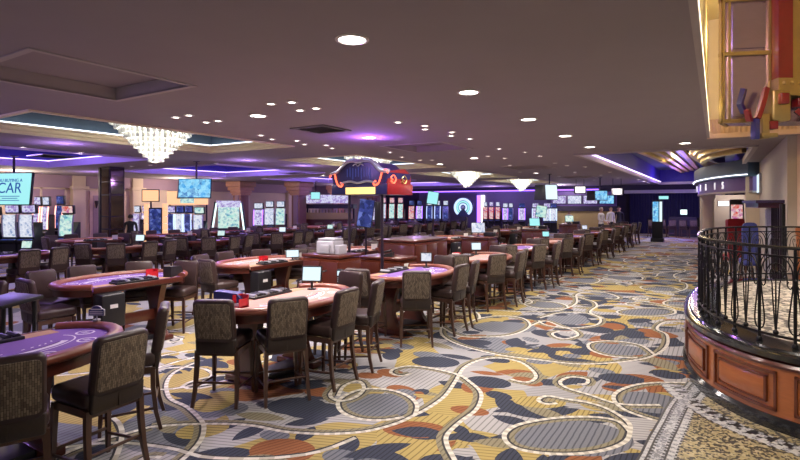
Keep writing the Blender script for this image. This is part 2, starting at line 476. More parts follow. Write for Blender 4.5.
def spot(name, loc, power, col, angle=150, blend=.6, size=.06, aim=None):
    l = bpy.data.lights.new(name, 'SPOT'); l.energy = power; l.color = col; l.spot_size = math.radians(angle); l.spot_blend = blend; l.shadow_soft_size = size
    o = bpy.data.objects.new(name, l); COL.objects.link(o); o.location = loc
    if aim is not None:
        o.rotation_euler = (Vector(aim) - Vector(loc)).to_track_quat('-Z', 'Y').to_euler()
    return o
def point(name, loc, power, col, size=.15):
    l = bpy.data.lights.new(name, 'POINT'); l.energy = power; l.color = col; l.shadow_soft_size = size
    o = bpy.data.objects.new(name, l); COL.objects.link(o); o.location = loc
    return o

# ------------------------------------------------------------------ balcony outline (used by the floors too)
BAL = smooth_path([(3.4, 5.02), (2.3, 5.06), (1.3, 5.22), (.6, 5.50), (.22, 5.78), (-.09, 6.27), (-.28, 6.95), (-.34, 7.8), (-.31, 8.8), (-.14, 9.8), (.3, 10.65), (1.1, 11.15), (2.2, 11.3), (3.4, 11.3)], 8)
CEIL = 3.3

# ------------------------------------------------------------------ floor: carpet with its scrolls and leaves
fl = MB()
NC = len(carpets)
# slots: 0 patchwork, 1.. carpets, then scroll cream, tan, dark
fl.poly([(-27, -2.5, 0), (5, -2.5, 0), (5, 39, 0), (-27, 39, 0)], 0)
rnd = random.Random(5)
cells = {}
def leaf(x, y, L, W, ang, mi, round_=False):
    used = set()
    for (ox, oy, ol, oz) in [q for a in (-1, 0, 1) for b in (-1, 0, 1) for q in cells.get((int(x // .7) + a, int(y // .7) + b), ())]:
        if math.hypot(ox - x, oy - y) < (ol + L) / 2: used.add(oz)
    lev = next(k for k in range(999) if k not in used)
    cells.setdefault((int(x // .7), int(y // .7)), []).append((x, y, L, lev))
    z = .00006 + lev * .000012
    pts = []
    n = 9
    ca, sa = math.cos(ang), math.sin(ang)
    up, dn = [], []
    for i in range(n + 1):
        t = i / n
        if round_: a = PI * t; px_, h = -math.cos(a) * L / 2, math.sin(a) * W / 2
        else: px_, h = (t - .5) * L, W / 2 * (1 - (2 * t - 1) ** 2)
        up.append((px_, h))
        if 0 < i < n: dn.append((px_, -h))
    for p in up + dn[::-1]:
        pts.append((x + p[0] * ca - p[1] * sa, y + p[0] * sa + p[1] * ca, z))
    fl.poly(pts, mi)
for cx_, cy_, rx_ in ((.0, 0, 0),):
    pass
for i in range(3000):
    if i < 1200: x, y = rnd.uniform(-6.5, -.1), rnd.uniform(2.5, 22)
    else: x, y = rnd.uniform(-24, .9), rnd.uniform(0, 36)
    k = rnd.random()
    if k < .52: mi, rd = 4, rnd.random() < .25
    elif k < .66: mi, rd = 5, rnd.random() < .6
    elif k < .82: mi, rd = rnd.choice((1, 2)), rnd.random() < .4
    elif k < .92: mi, rd = 6, False
    else: mi, rd = 7, True
    L = rnd.uniform(.25, .62)
    leaf(x, y, L, L * (rnd.uniform(.55, .8) if rd else rnd.uniform(.30, .5)), rnd.uniform(0, PI) if rnd.random() < .5 else rnd.gauss(.35, .35), mi, rd)
DISCS = [(570, 436, .62, .42), (505, 327, .60, .45), (378, 405, .42, .36), (620, 350, .42, .30), (568, 320, .42, .40), (650, 402, .40, .34)]
SCROLLS = [
    [(150, 427), (175, 425), (200, 424), (230, 424), (255, 426), (280, 431), (300, 433), (330, 434), (365, 431.5), (395, 424), (415, 415), (430, 407), (445, 396), (455, 382), (459, 375), (465, 367), (480, 360), (500, 358), (520, 362), (532, 370), (536, 377), (529, 382), (517, 381), (509, 378)],
    [(415, 415), (417, 405), (408, 396), (390, 390), (365, 389), (348, 394), (338, 402), (342, 412), (360, 419), (385, 420), (408, 416)],
    [(458, 466), (452, 455), (447, 445), (447, 435), (460, 422), (475, 411), (481, 400), (480, 391), (470, 382), (459, 375), (435, 369), (410, 366), (394, 369), (391, 373), (401, 376), (412, 373)],
    [(630, 432), (620, 422), (600, 417.5), (570, 417), (540, 420), (515, 426), (504, 436), (513, 447), (540, 453), (575, 454), (605, 450), (625, 442), (630, 432), (628, 422), (610, 410), (590, 403), (565, 399), (547, 396), (538, 400), (546, 404), (560, 403)],
    [(694, 383), (660, 382.5), (635, 385), (617, 392), (614, 400), (625, 410), (650, 419), (668, 423)],
    [(660, 405), (620, 404), (590, 395), (567, 388), (560, 382), (570, 377), (587, 379), (586, 384), (577, 384)],
    [(442, 325), (442, 335), (460, 345), (500, 355), (540, 360), (580, 364), (620, 362), (650, 357), (666, 347), (667, 335), (657, 329), (665, 322), (687, 321)],
    [(655, 355), (640, 345), (612, 341), (590, 343), (591, 350), (610, 356), (640, 358)],
    [(442, 327), (460, 336), (490, 337), (515, 334), (530, 326), (522, 318), (497, 316), (474, 320), (460, 328)],
    [(530, 326), (545, 321), (560, 326), (575, 331), (577, 336), (562, 339), (552, 334), (560, 331)],
    [(540, 318), (560, 313), (585, 313), (600, 318), (596, 325), (570, 328), (546, 325), (538, 320)],
    [(175, 466), (190, 453), (201, 440), (204, 427), (200, 419), (187, 407), (172, 400), (167, 392), (167, 382), (175, 372), (197, 362)],
    [(150, 427), (125, 434), (100, 440), (62, 455), (40, 468)],
    [(128, 470), (140, 460), (152, 457), (165, 458)],
    [(338, 396), (344, 386), (358, 381), (364, 388), (356, 397), (340, 401), (330, 395), (340, 383)],
]
WORLD_SCROLLS = []
for s_ in SCROLLS:
    WORLD_SCROLLS.append([at(*p) for p in smooth_path(s_, 5)])
for (px_, py_, a_, b_) in DISCS:
    x_, y_ = at(px_, py_)
    for dy_ in (0, 5.9, 11.7, 17.6): leaf(x_, y_ + dy_, a_ * 1.7, b_ * 1.7, .5, 7, True)
cd, ct, cc = NC + 3, NC + 2, NC + 1
RZ = [0]
def ribbon(path, w, z, mi, off=0.0, alt=None, step=.05):
    z += (RZ[0] % 14) * .00002
    pts = resample([Vector((p[0], p[1])) for p in path], step)
    if len(pts) < 3: return
    nr = normals(pts)
    for i in range(len(pts) - 1):
        z += .00001 / len(pts)
        a, b, na, nb = pts[i], pts[i + 1], nr[i], nr[i + 1]
        m_ = alt if alt is not None and i % 2 else mi
        fl.poly([(a.x + na[0] * (off - w / 2), a.y + na[1] * (off - w / 2), z), (b.x + nb[0] * (off - w / 2), b.y + nb[1] * (off - w / 2), z),
                 (b.x + nb[0] * (off + w / 2), b.y + nb[1] * (off + w / 2), z), (a.x + na[0] * (off + w / 2), a.y + na[1] * (off + w / 2), z)], m_)
for (dx, dy, mir) in ((0, 0, 0), (0, 5.9, 0), (.2, 11.7, 1), (0, 17.6, 0), (0, 23.5, 1), (-4.6, -.6, 1), (-4.7, 5.4, 0), (-4.6, 11.4, 1), (-9.3, 2.6, 0), (-9.2, 8.6, 1), (-9.2, 14.6, 0), (-13.8, 6, 1)):
    far = dy > 9 or dx < -3
    for p in WORLD_SCROLLS:
        q = [((-2.0 * 2 - x if mir else x) + dx + (0.4 if mir else 0), y + dy) for x, y in p]
        if max(x for x, y in q) > -.15 and dy != 0: q = [(x, y) for x, y in q if x < -.42]
        if len(q) < 4: continue
        st = .12 if far else .045
        RZ[0] += 1
        if not far: ribbon(q, .06, .0006, 6, .055, step=.08)
        ribbon(q, .060, .0010, cd, .010, step=st * 2)
        ribbon(q, .042, .0014, cc, 0, alt=ct, step=st)
floor = struct('floor', fl, [base_carpet_m] + carpets + ['scroll_cream', 'scroll_tan', 'scroll_dark'], smooth=0, fix=False)

# mosaic walk round the balcony, with its border bands
edge = smooth_path([at(632, 466), at(640, 453), at(648, 437), at(657, 422), at(668, 403), at(680, 390), (-.27, 6.62)], 6)
mw = MB()
inner = [p for p in BAL if p[1] < 6.75 and p[1] < 7 and p[0] > -.29]
pl = [(x, y, .003) for x, y in edge] + [(x, y, .003) for x, y in inner[::-1]] + [(3.4, 3.0, .003), (-.5, 3.0, .003)]
mw.poly(pl, 0)
def band(mb, path, o0, o1, z, mi, step=None, alt=None):
    pts = resample([Vector((p[0], p[1])) for p in path], step or .06); nr = normals(pts)
    for i in range(len(pts) - 1):
        a, b, na, nb = pts[i], pts[i + 1], nr[i], nr[i + 1]
        mb.poly([(a.x + na[0] * o0, a.y + na[1] * o0, z), (b.x + nb[0] * o0, b.y + nb[1] * o0, z), (b.x + nb[0] * o1, b.y + nb[1] * o1, z), (a.x + na[0] * o1, a.y + na[1] * o1, z)], alt if alt is not None and i % 2 else mi)
for (o0, o1, mi, alt, st) in ((0, .02, 2, None, .05), (.02, .05, 1, 3, .03), (.05, .065, 2, None, .05), (.065, .17, 1, 2, .03), (.085, .15, 1, 1, .05), (.17, .185, 2, None, .05), (.185, .235, 1, 3, .04), (.235, .25, 2, 1, .03)):
    band(mw, edge, -o0, -o1, .0044 if o0 == .085 else .0036, mi, st, alt)
basep = BAL[:44]
for (o0, o1, mi, alt, st) in ((.17, .20, 2, 1, .035), (.20, .27, 1, 2, .06), (.27, .30, 2, 3, .035), (.30, .37, 1, 3, .05), (.37, .385, 2, 1, .03)):
    band(mw, basep, o0, o1, .0036 + o0 * .002, mi, st, alt)
struct('floor', mw, ['mosaic_sand', 'mosaic_grey', 'mosaic_black', 'mosaic_white'], smooth=0, fix=False)

# ------------------------------------------------------------------ ceiling with its recesses
def grid_with_holes(x0, x1, y0, y1, z, holes):
    xs = sorted({x0, x1} | {h[0] for h in holes} | {h[1] for h in holes}); ys = sorted({y0, y1} | {h[2] for h in holes} | {h[3] for h in holes})
    xs = [x for x in xs if x0 <= x <= x1]; ys = [y for y in ys if y0 <= y <= y1]
    mb = MB()
    for a, b in zip(xs[:-1], xs[1:]):
        for c, d in zip(ys[:-1], ys[1:]):
            mx, my = (a + b) / 2, (c + d) / 2
            if any(h[0] < mx < h[1] and h[2] < my < h[3] for h in holes): continue
            mb.poly([(a, c, z), (a, d, z), (b, d, z), (b, c, z)], 0)
    return mb
PER = 7.5
C1 = [(-10.8, -8.05, 3.3 + PER * k, 8.4 + PER * k) for k in (-1, 0, 1, 2, 3)]
C2 = [(-19.6, -13.6, 3.3 + PER * k, 8.6 + PER * k) for k in (0, 1, 2, 3)]
SQ = [(-6.35, -4.9, 2.03 + PER * k, 3.53 + PER * k) for k in (0, 1, 2, 3)]
HR = (-.13, 4.0, -2.4, 11.6)
TRAY = (-3.1, .75, 13.7, 37.0)
struct('ceiling', grid_with_holes(-26, 4.0, -2.4, 38.2, CEIL, C1 + C2 + SQ + [HR, TRAY]), ['ceiling_paint'], fix=False)

def rect(h, g=0.0):
    return [(h[0] - g, h[2] - g), (h[1] + g, h[2] - g), (h[1] + g, h[3] + g), (h[0] - g, h[3] + g)]   # counter-clockwise: left is inside
def coffer(h, paint, lamp, depth=.55, cornice=True):
    mb = MB()
    r = rect(h)
    # riser + vault
    mb.sweep(r, [(-.02, CEIL), (-.02, CEIL + depth), (-.05, CEIL + depth), (-.05, CEIL)], 0, closed=True)
    mb.poly([(x, y, CEIL + depth) for x, y in r], 0)
    c = struct('ceiling_coffer', mb, [paint])
    c['kind'] = 'structure'
    if cornice:
        k = MB()
        k.sweep(r, [(-.05, CEIL - .025), (.03, CEIL - .025), (.03, CEIL + .03), (.07, CEIL + .045), (.07, CEIL + .10), (.11, CEIL + .11), (.11, CEIL + .145), (0, CEIL + .145), (0, CEIL), (-.05, CEIL)], 0, closed=True)
        k.build('cornice', ['cornice_cream'], c, 20)
        l = MB(); l.sweep(r, [(.05, CEIL + .147), (.09, CEIL + .147), (.09, CEIL + .17), (.05, CEIL + .17)], 0, closed=True)
        l.build('cove_lamp', [lamp], c, 0)
    return c
for h in C1: coffer(h, 'coffer_teal', 'cove_lamp_white')
for h in C2:
    c = coffer(h, 'coffer_blue', 'cove_lamp_violet', cornice=False)
    r = rect(h); mb = MB(); mb.sweep(r, [(-.01, CEIL - .05), (.06, CEIL - .05), (.06, CEIL + .17), (-.01, CEIL + .17)], 0, closed=True); mb.build('cornice', ['lilac_lit_edge'], c)  # violet light along the coffer edge is put into this band's colour
    mb = MB(); mb.sweep(r, [(.0, CEIL + .175), (.05, CEIL + .175), (.05, CEIL + .20), (.0, CEIL + .20)], 0, closed=True); mb.build('cove_lamp', ['cove_lamp_violet'], c)
for h in SQ:
    mb = MB(); r = rect(h)
    mb.sweep(r, [(-.0, CEIL), (.0, CEIL + .14), (-.03, CEIL + .14), (-.03, CEIL)], 1, closed=True)
    mb.sweep(r, [(-.06, CEIL - .012), (.0, CEIL - .012), (.0, CEIL + .01), (-.06, CEIL + .01)], 1, closed=True)
    mb.poly([(x, y, CEIL + .14) for x, y in r], 0)
    struct('ceiling_recess', mb, ['ceiling_paint', 'ceiling_trim'])

# opening over the balcony: warm lit cove, pink fluted end
mb = MB()
mb.poly([(-.13, -2.4, 5.6), (4, -2.4, 5.6), (4, 12.2, 5.6), (-.13, 12.2, 5.6)], 0)
mb.box((-.16, 4.6, 4.5), (.06, 14, 2.3), 0); mb.box((1.95, 11.72, 4.6), (4.2, .06, 2.1), 0); mb.box((4.05, 4.6, 4.5), (.06, 14.2, 2.4), 0)
c = struct('ceiling_opening', mb, ['cornice_cream'])
mb = MB(); mb.box((-.125, 4.6, CEIL + .02), (.05, 13.9, .08), 0)
mb.build('cornice', ['ceiling_trim'], c)
mb = MB(); mb.box((-.11, 4.6, CEIL + .10), (.02, 13.6, .03), 0); mb.build('cove_lamp', ['cove_lamp_warm'], c)
mb = MB(); mb.box((1.95, 11.64, 3.46), (4.2, .06, .36), 0)
for i in range(46): mb.tube([(-.08 + i * .09, 11.60, 3.36), (-.08 + i * .09, 11.60, 3.62)], .032, 8, 0)
mb.box((1.95, 11.59, 3.31), (4.2, .12, .09), 0)
struct('wall_fluted_fascia', mb, ['pink_stone'])

# long raised tray beyond, with gold ribs
h = TRAY
mb = MB(); r = rect(h)
mb.sweep(r, [(0, CEIL + .12), (0, CEIL + .9), (-.04, CEIL + .9), (-.04, CEIL + .12)], 0, closed=True)
c = struct('ceiling_tray', mb, ['coffer_blue'])
mb = MB(); mb.poly([(x, y, CEIL + .9) for x, y in r]); mb.build('tray_top', ['tray_slate'], c, fix=False)
mb = MB(); mb.sweep(r, [(-.05, CEIL - .04), (.05, CEIL - .04), (.05, CEIL + .12), (-.05, CEIL + .12)], 0, closed=True); mb.build('tray_rim', ['ceiling_trim'], c)
mb = MB(); mb.sweep([(h[0] + .07, 36.5), (h[0] + .07, 14.0)], [(0, CEIL + .10), (.05, CEIL + .10), (.05, CEIL + .14), (0, CEIL + .14)], 0); mb.build('cove_lamp', ['cove_lamp_violet'], c)
for k in range(4):
    p = smooth_path([(-2.75 + .45 * k, 13.9), (-2.55 + .42 * k, 19), (-2.1 + .33 * k, 26), (-1.75 + .26 * k, 36)], 6)
    mb = MB(); mb.sweep(p, [(-.10, CEIL + .62 + .05 * k), (.10, CEIL + .62 + .05 * k), (.10, CEIL + .895), (-.10, CEIL + .895)]); mb.build('rib', ['gold_rib'], c)
    mb = MB(); mb.sweep(p, [(.10, CEIL + .80), (.22, CEIL + .80), (.22, CEIL + .895), (.10, CEIL + .895)]); mb.build('rib', ['dark_rib'], c)
for k in range(4):
    p = smooth_path([(.72, 15.2 + k * .9), (.1 - .05 * k, 16.4 + k), (-.55 + .05 * k, 19 + k * .9), (-.75 + .16 * k, 22.5 + k * .6), (-.5 + .2 * k, 26)], 6)
    mb = MB(); mb.sweep(p, [(-.10, CEIL + .50 - .10 * k), (.10, CEIL + .50 - .10 * k), (.10, CEIL + .893), (-.10, CEIL + .893)]); mb.build('rib', ['gold_rib'], c)
    mb = MB(); mb.sweep(p, [(-.24, CEIL + .7 - .1 * k), (-.10, CEIL + .7 - .1 * k), (-.10, CEIL + .893), (-.24, CEIL + .893)]); mb.build('rib', ['dark_rib'], c)

# ------------------------------------------------------------------ walls
mb = MB(); mb.box((-25.3, 18, 2), (.2, 42, 4)); struct('wall_left', mb, ['wall_cream'])
mb = MB(); mb.box((-11, 38.3, 2), (30, .2, 4)); struct('wall_back', mb, ['wall_dark'])
mb = MB(); mb.box((1.25, 18.9, 1.65), (.2, 13.6, 3.3)); struct('wall_right', mb, ['wall_taupe'])
mb = MB(); mb.box((2.65, 12.2, 2.45), (2.7, .3, 1.75))
for i in range(26): mb.tube([(1.34 + i * .1, 12.05, 1.58), (1.34 + i * .1, 12.05, 3.3)], .036, 8)
struct('wall_pink_pier', mb, ['pink_stone'])
mb = MB(); mb.box((2.65, 12.2, .78), (2.74, .34, 1.56)); mb.box((2.65, 12.02, 1.5), (2.78, .08, .10)); mb.box((2.65, 12.02, .9), (2.4, .06, .7))
struct('wall_wainscot', mb, ['cherry_wood'])
# back of the room: pale lintel, navy drapes
mb = MB(); mb.box((-2.2, 37.6, 2.82), (6.2, .3, .22)); struct('beam', mb, ['beam_pale'])
mb = MB(); mb.box((-2.2, 37.9, 3.1), (6.6, .2, .4)); struct('wall_lintel', mb, ['wall_dark'])
for i in range(9):
    mb = MB(); x0 = -5.0 + i * .66
    n = 12; pts = [(x0 + .64 * k / n, 37.75 + .05 * math.sin(k * PI / 1.5)) for k in range(n + 1)]
    mb.sweep(pts, [(-.02, .02), (.02, .02), (.02, 2.7), (-.02, 2.7)])
    tag(mb.build('drape', ['curtain_navy'], smooth=60), 'dark blue floor-length drape, %s from the aisle end of the far window wall' % ORD[8 - i], 'curtain', 'dark drapes on the far window wall')
mb = MB(); n = 40
pts = [(-.55 + .95 * k / n, 33.5 + .06 * math.sin(k * 1.25)) for k in range(n + 1)]
mb.sweep(pts, [(-.02, .01), (.02, .01), (.02, 2.95), (-.02, 2.95)])
tag(mb.build('pale_curtain', ['curtain_pale'], smooth=60), 'tall pale green pleated curtain beside the lettered entrance', 'curtain')

# lettered entrance: curved purple fascia on columns
arc = smooth_path([(-.55, 28.2), (-.5, 25.6), (-.16, 22.8), (.55, 20.3), (1.1, 19.3)], 10)
mb = MB(); mb.sweep(arc, [(-.15, 2.40), (.15, 2.40), (.15, 2.86), (-.15, 2.86)])
fa = struct('wall_fascia', mb, ['fascia_purple'])
mb = MB(); mb.sweep(arc, [(-.17, 2.36), (.19, 2.36), (.19, 2.42), (-.17, 2.42)]); mb.build('trim_bottom', ['ceiling_trim'], fa)
mb = MB(); mb.sweep(arc, [(-.3, 2.86), (.05, 2.86), (.05, 3.4), (-.3, 3.4)]); mb.build('soffit_band', ['tray_slate'], fa)
mb = MB(); mb.sweep(arc, [(-.345, 2.91), (-.305, 2.91), (-.305, 2.935), (-.345, 2.935)]); mb.build('cove_lamp', ['cove_lamp_white'], fa)
nr = normals(arc)
sg = thing('entrance_lettering', 'row of raised white letters on the purple entrance fascia', 'sign', (0, 0, 0))
for ch, px in zip('PARIS', (703.2, 707, 713, 721.2, 731)):
    best = min(range(len(arc)), key=lambda i: abs(400 + FPX * (Vector(arc[i]).dot(RV)) / (Vector(arc[i]).dot(DV)) - px))
    p = Vector(arc[best]); q = Vector(nr[best])
    if q.dot(p) > 0: q = -q
    p2 = p + q * .23
    text('letter', ch, .36, 'letter_white', sg, (p2.x, p2.y, 2.62), (PI / 2, 0, math.atan2(q.y, q.x) + PI / 2 - .14), depth=.02)
mb = MB(); mb.lathe([(.30, 0), (.30, .12), (.24, .16), (.24, 2.2), (.30, 2.3), (.30, 2.42)], 24, 0, (-.30, 27.6, 0)); struct('column', mb, ['wall_cream'])
mb = MB(); mb.box((.97, 19.6, 1.65), (.36, .5, 3.3)); struct('column', mb, ['wall_cream'])
mb = MB(); mb.box((.6, 30.2, 1.2), (2.6, .2, 2.5)); struct('wall_hall', mb, ['wall_taupe'])
ex = thing('exit_sign', 'small glowing white exit sign on the entrance hall wall', 'sign', (.32, 30.05, 2.02))
mb = MB(); mb.box((0, 0, 0), (.44, .05, .22), b=.01); mb.build('sign_face', ['lit_white'], ex)
mb = MB(); mb.box((0, .03, 0), (.50, .04, .28), b=.01); mb.build('sign_frame', ['plastic_grey'], ex)
po = thing('poster_kiosk', 'tall black display kiosk with a red and pale picture by the entrance hall', 'kiosk', (.62, 21.6, 0))
mb = MB(); mb.box((0, 0, 1.08), (.42, .3, 2.16), b=.02); mb.build('cabinet', ['plastic_black'], po)
mb = MB(); mb.box((0, -.155, 1.5), (.34, .02, .95)); mb.build('screen', ['game_red'], po)

# shopfront along the right wall: canopy, lit sign, dark doors
sf = thing('shop_canopy', 'dark projecting canopy over the shop doors on the taupe wall', 'canopy', (1.15, 14.6, 2.02))
mb = MB(); mb.prism([(0, -2.1), (0, 2.5), (-.45, 2.2), (-.62, .2), (-.45, -1.8)], 0, .06); mb.build('canopy_slab', ['pole_dark'], sf)
mb = MB(); mb.prism([(0, -1.9), (0, 2.3), (-.4, 2.0), (-.55, .2), (-.4, -1.6)], -.10, 0); mb.build('canopy_underside', ['mahogany'], sf)
mb = MB(); mb.box((1.13, 13.4, 1.0), (.06, 2.0, 2.0)); d = struct('door_1', mb, ['black_void'])
for k in range(5):
    mb = MB(); mb.box((1.09, 12.5 + k * .45, 1.0), (.05, .05, 2.0)); mb.build('door_bar', ['pole_dark'], d)
mb = MB(); mb.box((1.115, 15.5, 1.05), (.05, 1.7, 1.6)); tag(mb.build('lit_shop_panel', ['mosaic_grey']), 'mottled grey glass panel beside the dark shop doors', 'panel')
wl = thing('wall_sign', 'square glowing white sign high on the taupe wall above the canopy', 'sign', (1.12, 19.0, 2.62))
mb = MB(); mb.box((0, 0, 0), (.06, .9, .62), b=.02); mb.build('sign_frame', ['plastic_grey'], wl)
mb = MB(); mb.box((-.035, 0, 0), (.02, .82, .54)); mb.build('sign_face', ['screen_white'], wl)

# ------------------------------------------------------------------ curved balcony
bal = thing('balcony_platform', 'raised curved balcony platform with cherry wood panels and black granite edge', 'platform', (0, 0, 0))
inn = BAL
mb = MB(); mb.sweep(inn, [(-.10, 0), (.03, 0), (.03, .09), (.0, .12), (-.10, .12)]); mb.build('base', ['granite_black'], bal)
mb = MB(); mb.sweep(inn, [(-.10, .12), (-.015, .12), (-.015, .56), (-.10, .56)]); mb.build('wood_facing', ['cherry_wood'], bal)
mb = MB(); mb.sweep(inn, [(-.10, .55), (.0, .55), (.012, .575), (.0, .60), (-.10, .60)]); mb.build('top_moulding', ['cherry_dark'], bal)
mb = MB(); mb.sweep(inn, [(-.34, .60), (-.02, .60), (.02, .63), (.02, .675), (-.02, .69), (-.05, .69), (-.06, .71), (-.26, .73), (-.34, .73)]); mb.build('granite_ledge', ['granite_black'], bal)
mb = MB(); nrm = normals(inn); q = [(p[0] - n_[0] * .33, p[1] - n_[1] * .33, .70) for p, n_ in zip(inn, nrm)]
mb.poly(q); mb.build('platform_floor', ['mosaic_pale'], bal, fix=False)
# raised panels along the facing
arcp = resample([Vector(p) for p in inn], .02); an = normals(arcp)
L = 0.86 / .02
i = 20
while i + L < len(arcp):
    a, b = int(i + 3), int(i + L - 3)
    seg = arcp[a:b]; sn = an[a:b]
    fr = MB()
    def strip(lo, hi, z0, z1, o):
        fr.sweep([tuple(p) for p in arcp[lo:hi]], [(-.016, z0), (o, z0), (o, z1), (-.016, z1)])
    strip(a, b, .165, .190, .006); strip(a, b, .49, .515, .006); strip(a, a + 2, .165, .515, .006); strip(b - 2, b, .165, .515, .006)
    f_ = fr.build('panel_frame', ['cherry_dark'], bal)
    fr = MB(); m2 = 5
    fr.sweep([tuple(p) for p in arcp[a + m2:b - m2]], [(-.016, .235), (-.004, .235), (.010, .265), (.010, .42), (-.004, .45), (-.016, .45)]); fr.build('panel_field', ['cherry_wood'], f_)
    fr = MB()
    strip(a + m2 - 1, b - m2 + 1, .225, .240, .012); strip(a + m2 - 1, b - m2 + 1, .445, .46, .012); strip(a + m2 - 1, a + m2 + 1, .225, .46, .012); strip(b - m2 - 1, b - m2 + 1, .225, .46, .012)
    fr.build('panel_bead', ['cherry_dark'], f_)
    i += L
# railing
RT, RB = 1.62, .80
rl = [(p.x - n_[0] * .15, p.y - n_[1] * .15) for p, n_ in zip(arcp, an)]
rail = thing('balcony_railing', 'black wrought iron railing with fan scrolls around the curved balcony', 'railing', (0, 0, 0))
rp = resample([Vector(p) for p in rl], .02); rn = normals(rp)
def RP(s, h, o=0.0):
    k = s / .02; i0 = max(0, min(len(rp) - 2, int(k))); t = k - i0
    p = rp[i0].lerp(rp[i0 + 1], t); n_ = rn[i0]
    return (p.x + n_[0] * o, p.y + n_[1] * o, h)
SL = (len(rp) - 2) * .02
cen = [tuple(p) for p in rp[::3]]
mb = MB(); mb.sweep(cen, [(-.022, RT - .028), (.022, RT - .028), (.027, RT - .012), (.016, RT), (-.016, RT), (-.027, RT - .012)]); mb.build('top_rail', ['iron_rail'], rail, 50)
mb = MB(); mb.sweep(cen, [(-.012, RT - .10), (.012, RT - .10), (.012, RT - .085), (-.012, RT - .085)]); mb.build('upper_rail', ['iron'], rail)
mb = MB(); mb.sweep(cen, [(-.012, RB - .01), (.012, RB - .01), (.012, RB + .012), (-.012, RB + .012)]); mb.build('bottom_rail', ['iron'], rail)
PS = .315
s = .05; kk = 0
while s < SL - .05:
    mb = MB(); x, y, _ = RP(s, 0)
    mb.tube([(x, y, .725), (x, y, RT - .02)], .0145, 8); mb.lathe([(.026, .725), (.026, .745), (.016, .76)], 12, 0, (x, y, 0)); mb.lathe([(.015, 1.30), (.022, 1.315), (.015, 1.33)], 10, 0, (x, y, 0))
    mb.build('post', ['iron'], rail, 50)
    if s + PS < SL - .05:
        m = MB()
        def T(pts, r=.0085):
            m.tube([RP(s + PS * u / .46, h) for u, h in pts], r * .72, 6)
        H = RT - .10
        # U loop around the post
        for sg_, base in ((1, 0.0), (-1, .46)):
            T(smooth_path([(base + sg_ * .0, RB + .03), (base + sg_ * .055, RB + .06), (base + sg_ * .075, RB + .14), (base + sg_ * .05, RB + .30), (base + sg_ * .025, RB + .45), (base + sg_ * .022, H - .2)], 4), .009)
        # rising V bars from the middle knot, ending in scrolls
        c_ = .23
        for sg_ in (1, -1):
            T(smooth_path([(c_, RB), (c_ + sg_ * .012, RB + .10), (c_ + sg_ * .035, RB + .30), (c_ + sg_ * .05, H - .24)], 4), .008)
            T(smooth_path([(c_ + sg_ * .006, RB + .05), (c_ + sg_ * .004, RB + .3), (c_ + sg_ * .003, H - .2)], 3), .006)
            # arches and fans at the top
            T(smooth_path([(c_ + sg_ * .21, H - .24), (c_ + sg_ * .19, H - .10), (c_ + sg_ * .11, H - .015), (c_, H - .0)], 5), .009)
            T(smooth_path([(c_ + sg_ * .14, H - .25), (c_ + sg_ * .125, H - .14), (c_ + sg_ * .07, H - .075), (c_, H - .06)], 5), .008)
            T(smooth_path([(c_ + sg_ * .05, H - .24), (c_ + sg_ * .075, H - .17), (c_ + sg_ * .06, H - .12), (c_ + sg_ * .03, H - .13), (c_ + sg_ * .035, H - .165)], 4), .008)
            T(smooth_path([(c_ + sg_ * .21, H - .24), (c_ + sg_ * .175, H - .28), (c_ + sg_ * .14, H - .25), (c_ + sg_ * .155, H - .215)], 4), .008)
            T(smooth_path([(c_ + sg_ * .225, H - .12), (c_ + sg_ * .205, H - .05), (c_ + sg_ * .16, H - .0)], 3), .007)
        m.lathe([(.001, -.03), (.02, -.015), (.024, 0), (.02, .015), (.001, .03)], 10, 0, RP(s + PS / 2, RB + .03))
        m.build('scrollwork', ['iron'], rail, 50)
    s += PS

# two upholstered chairs beyond the railing
def lounge_chair(name, label, m_, x, y, rz, wide, top, rnd_):
    t = thing(name, label, 'chair', (x, y, 0), rz)
    mb = MB(); mb.box((0, 0, .72), (wide, .46, .14), b=.04); mb.build('seat', [m_], t)
    mb = MB()
    n = 16; prof = []
    for k in range(n + 1):
        a = PI * k / n
        e = .5 if rnd_ else .22
        cx_, sx_ = math.cos(a), math.sin(a)
        prof.append((math.copysign(abs(cx_) ** e, cx_) * wide / 2, top - .34 + .34 * abs(sx_) ** e))
    prof = [(wide / 2 * .94, .66)] + prof + [(-wide / 2 * .94, .66)]
    mb.prism(prof, -.05, .05, 0, Matrix.Translation((0, -.24, 0)) @ Matrix.Rotation(-.12, 4, 'X') @ Matrix.Translation((0, 0, 0)) @ Matrix.Rotation(PI / 2, 4, 'X'))
    mb.build('backrest', [m_], t)
    for sx in (-1, 1):
        for sy in (-1, 1):
            mb = MB(); mb.tube([(sx * (wide / 2 - .05), sy * .17, .66), (sx * (wide / 2 - .03), sy * .20, 0)], [.024, .017], 8); mb.build('leg', ['chair_wood'], t)
    return t
lounge_chair('red_armchair', 'red high-backed upholstered chair standing beyond the balcony railing', 'red_upholstery', .36, 14.6, .5, .40, 1.66, False)
lounge_chair('blue_chair', 'blue round-backed chair beyond the railing, next to the red one', 'blue_upholstery', .62, 13.7, .2, .30, 1.60, True)

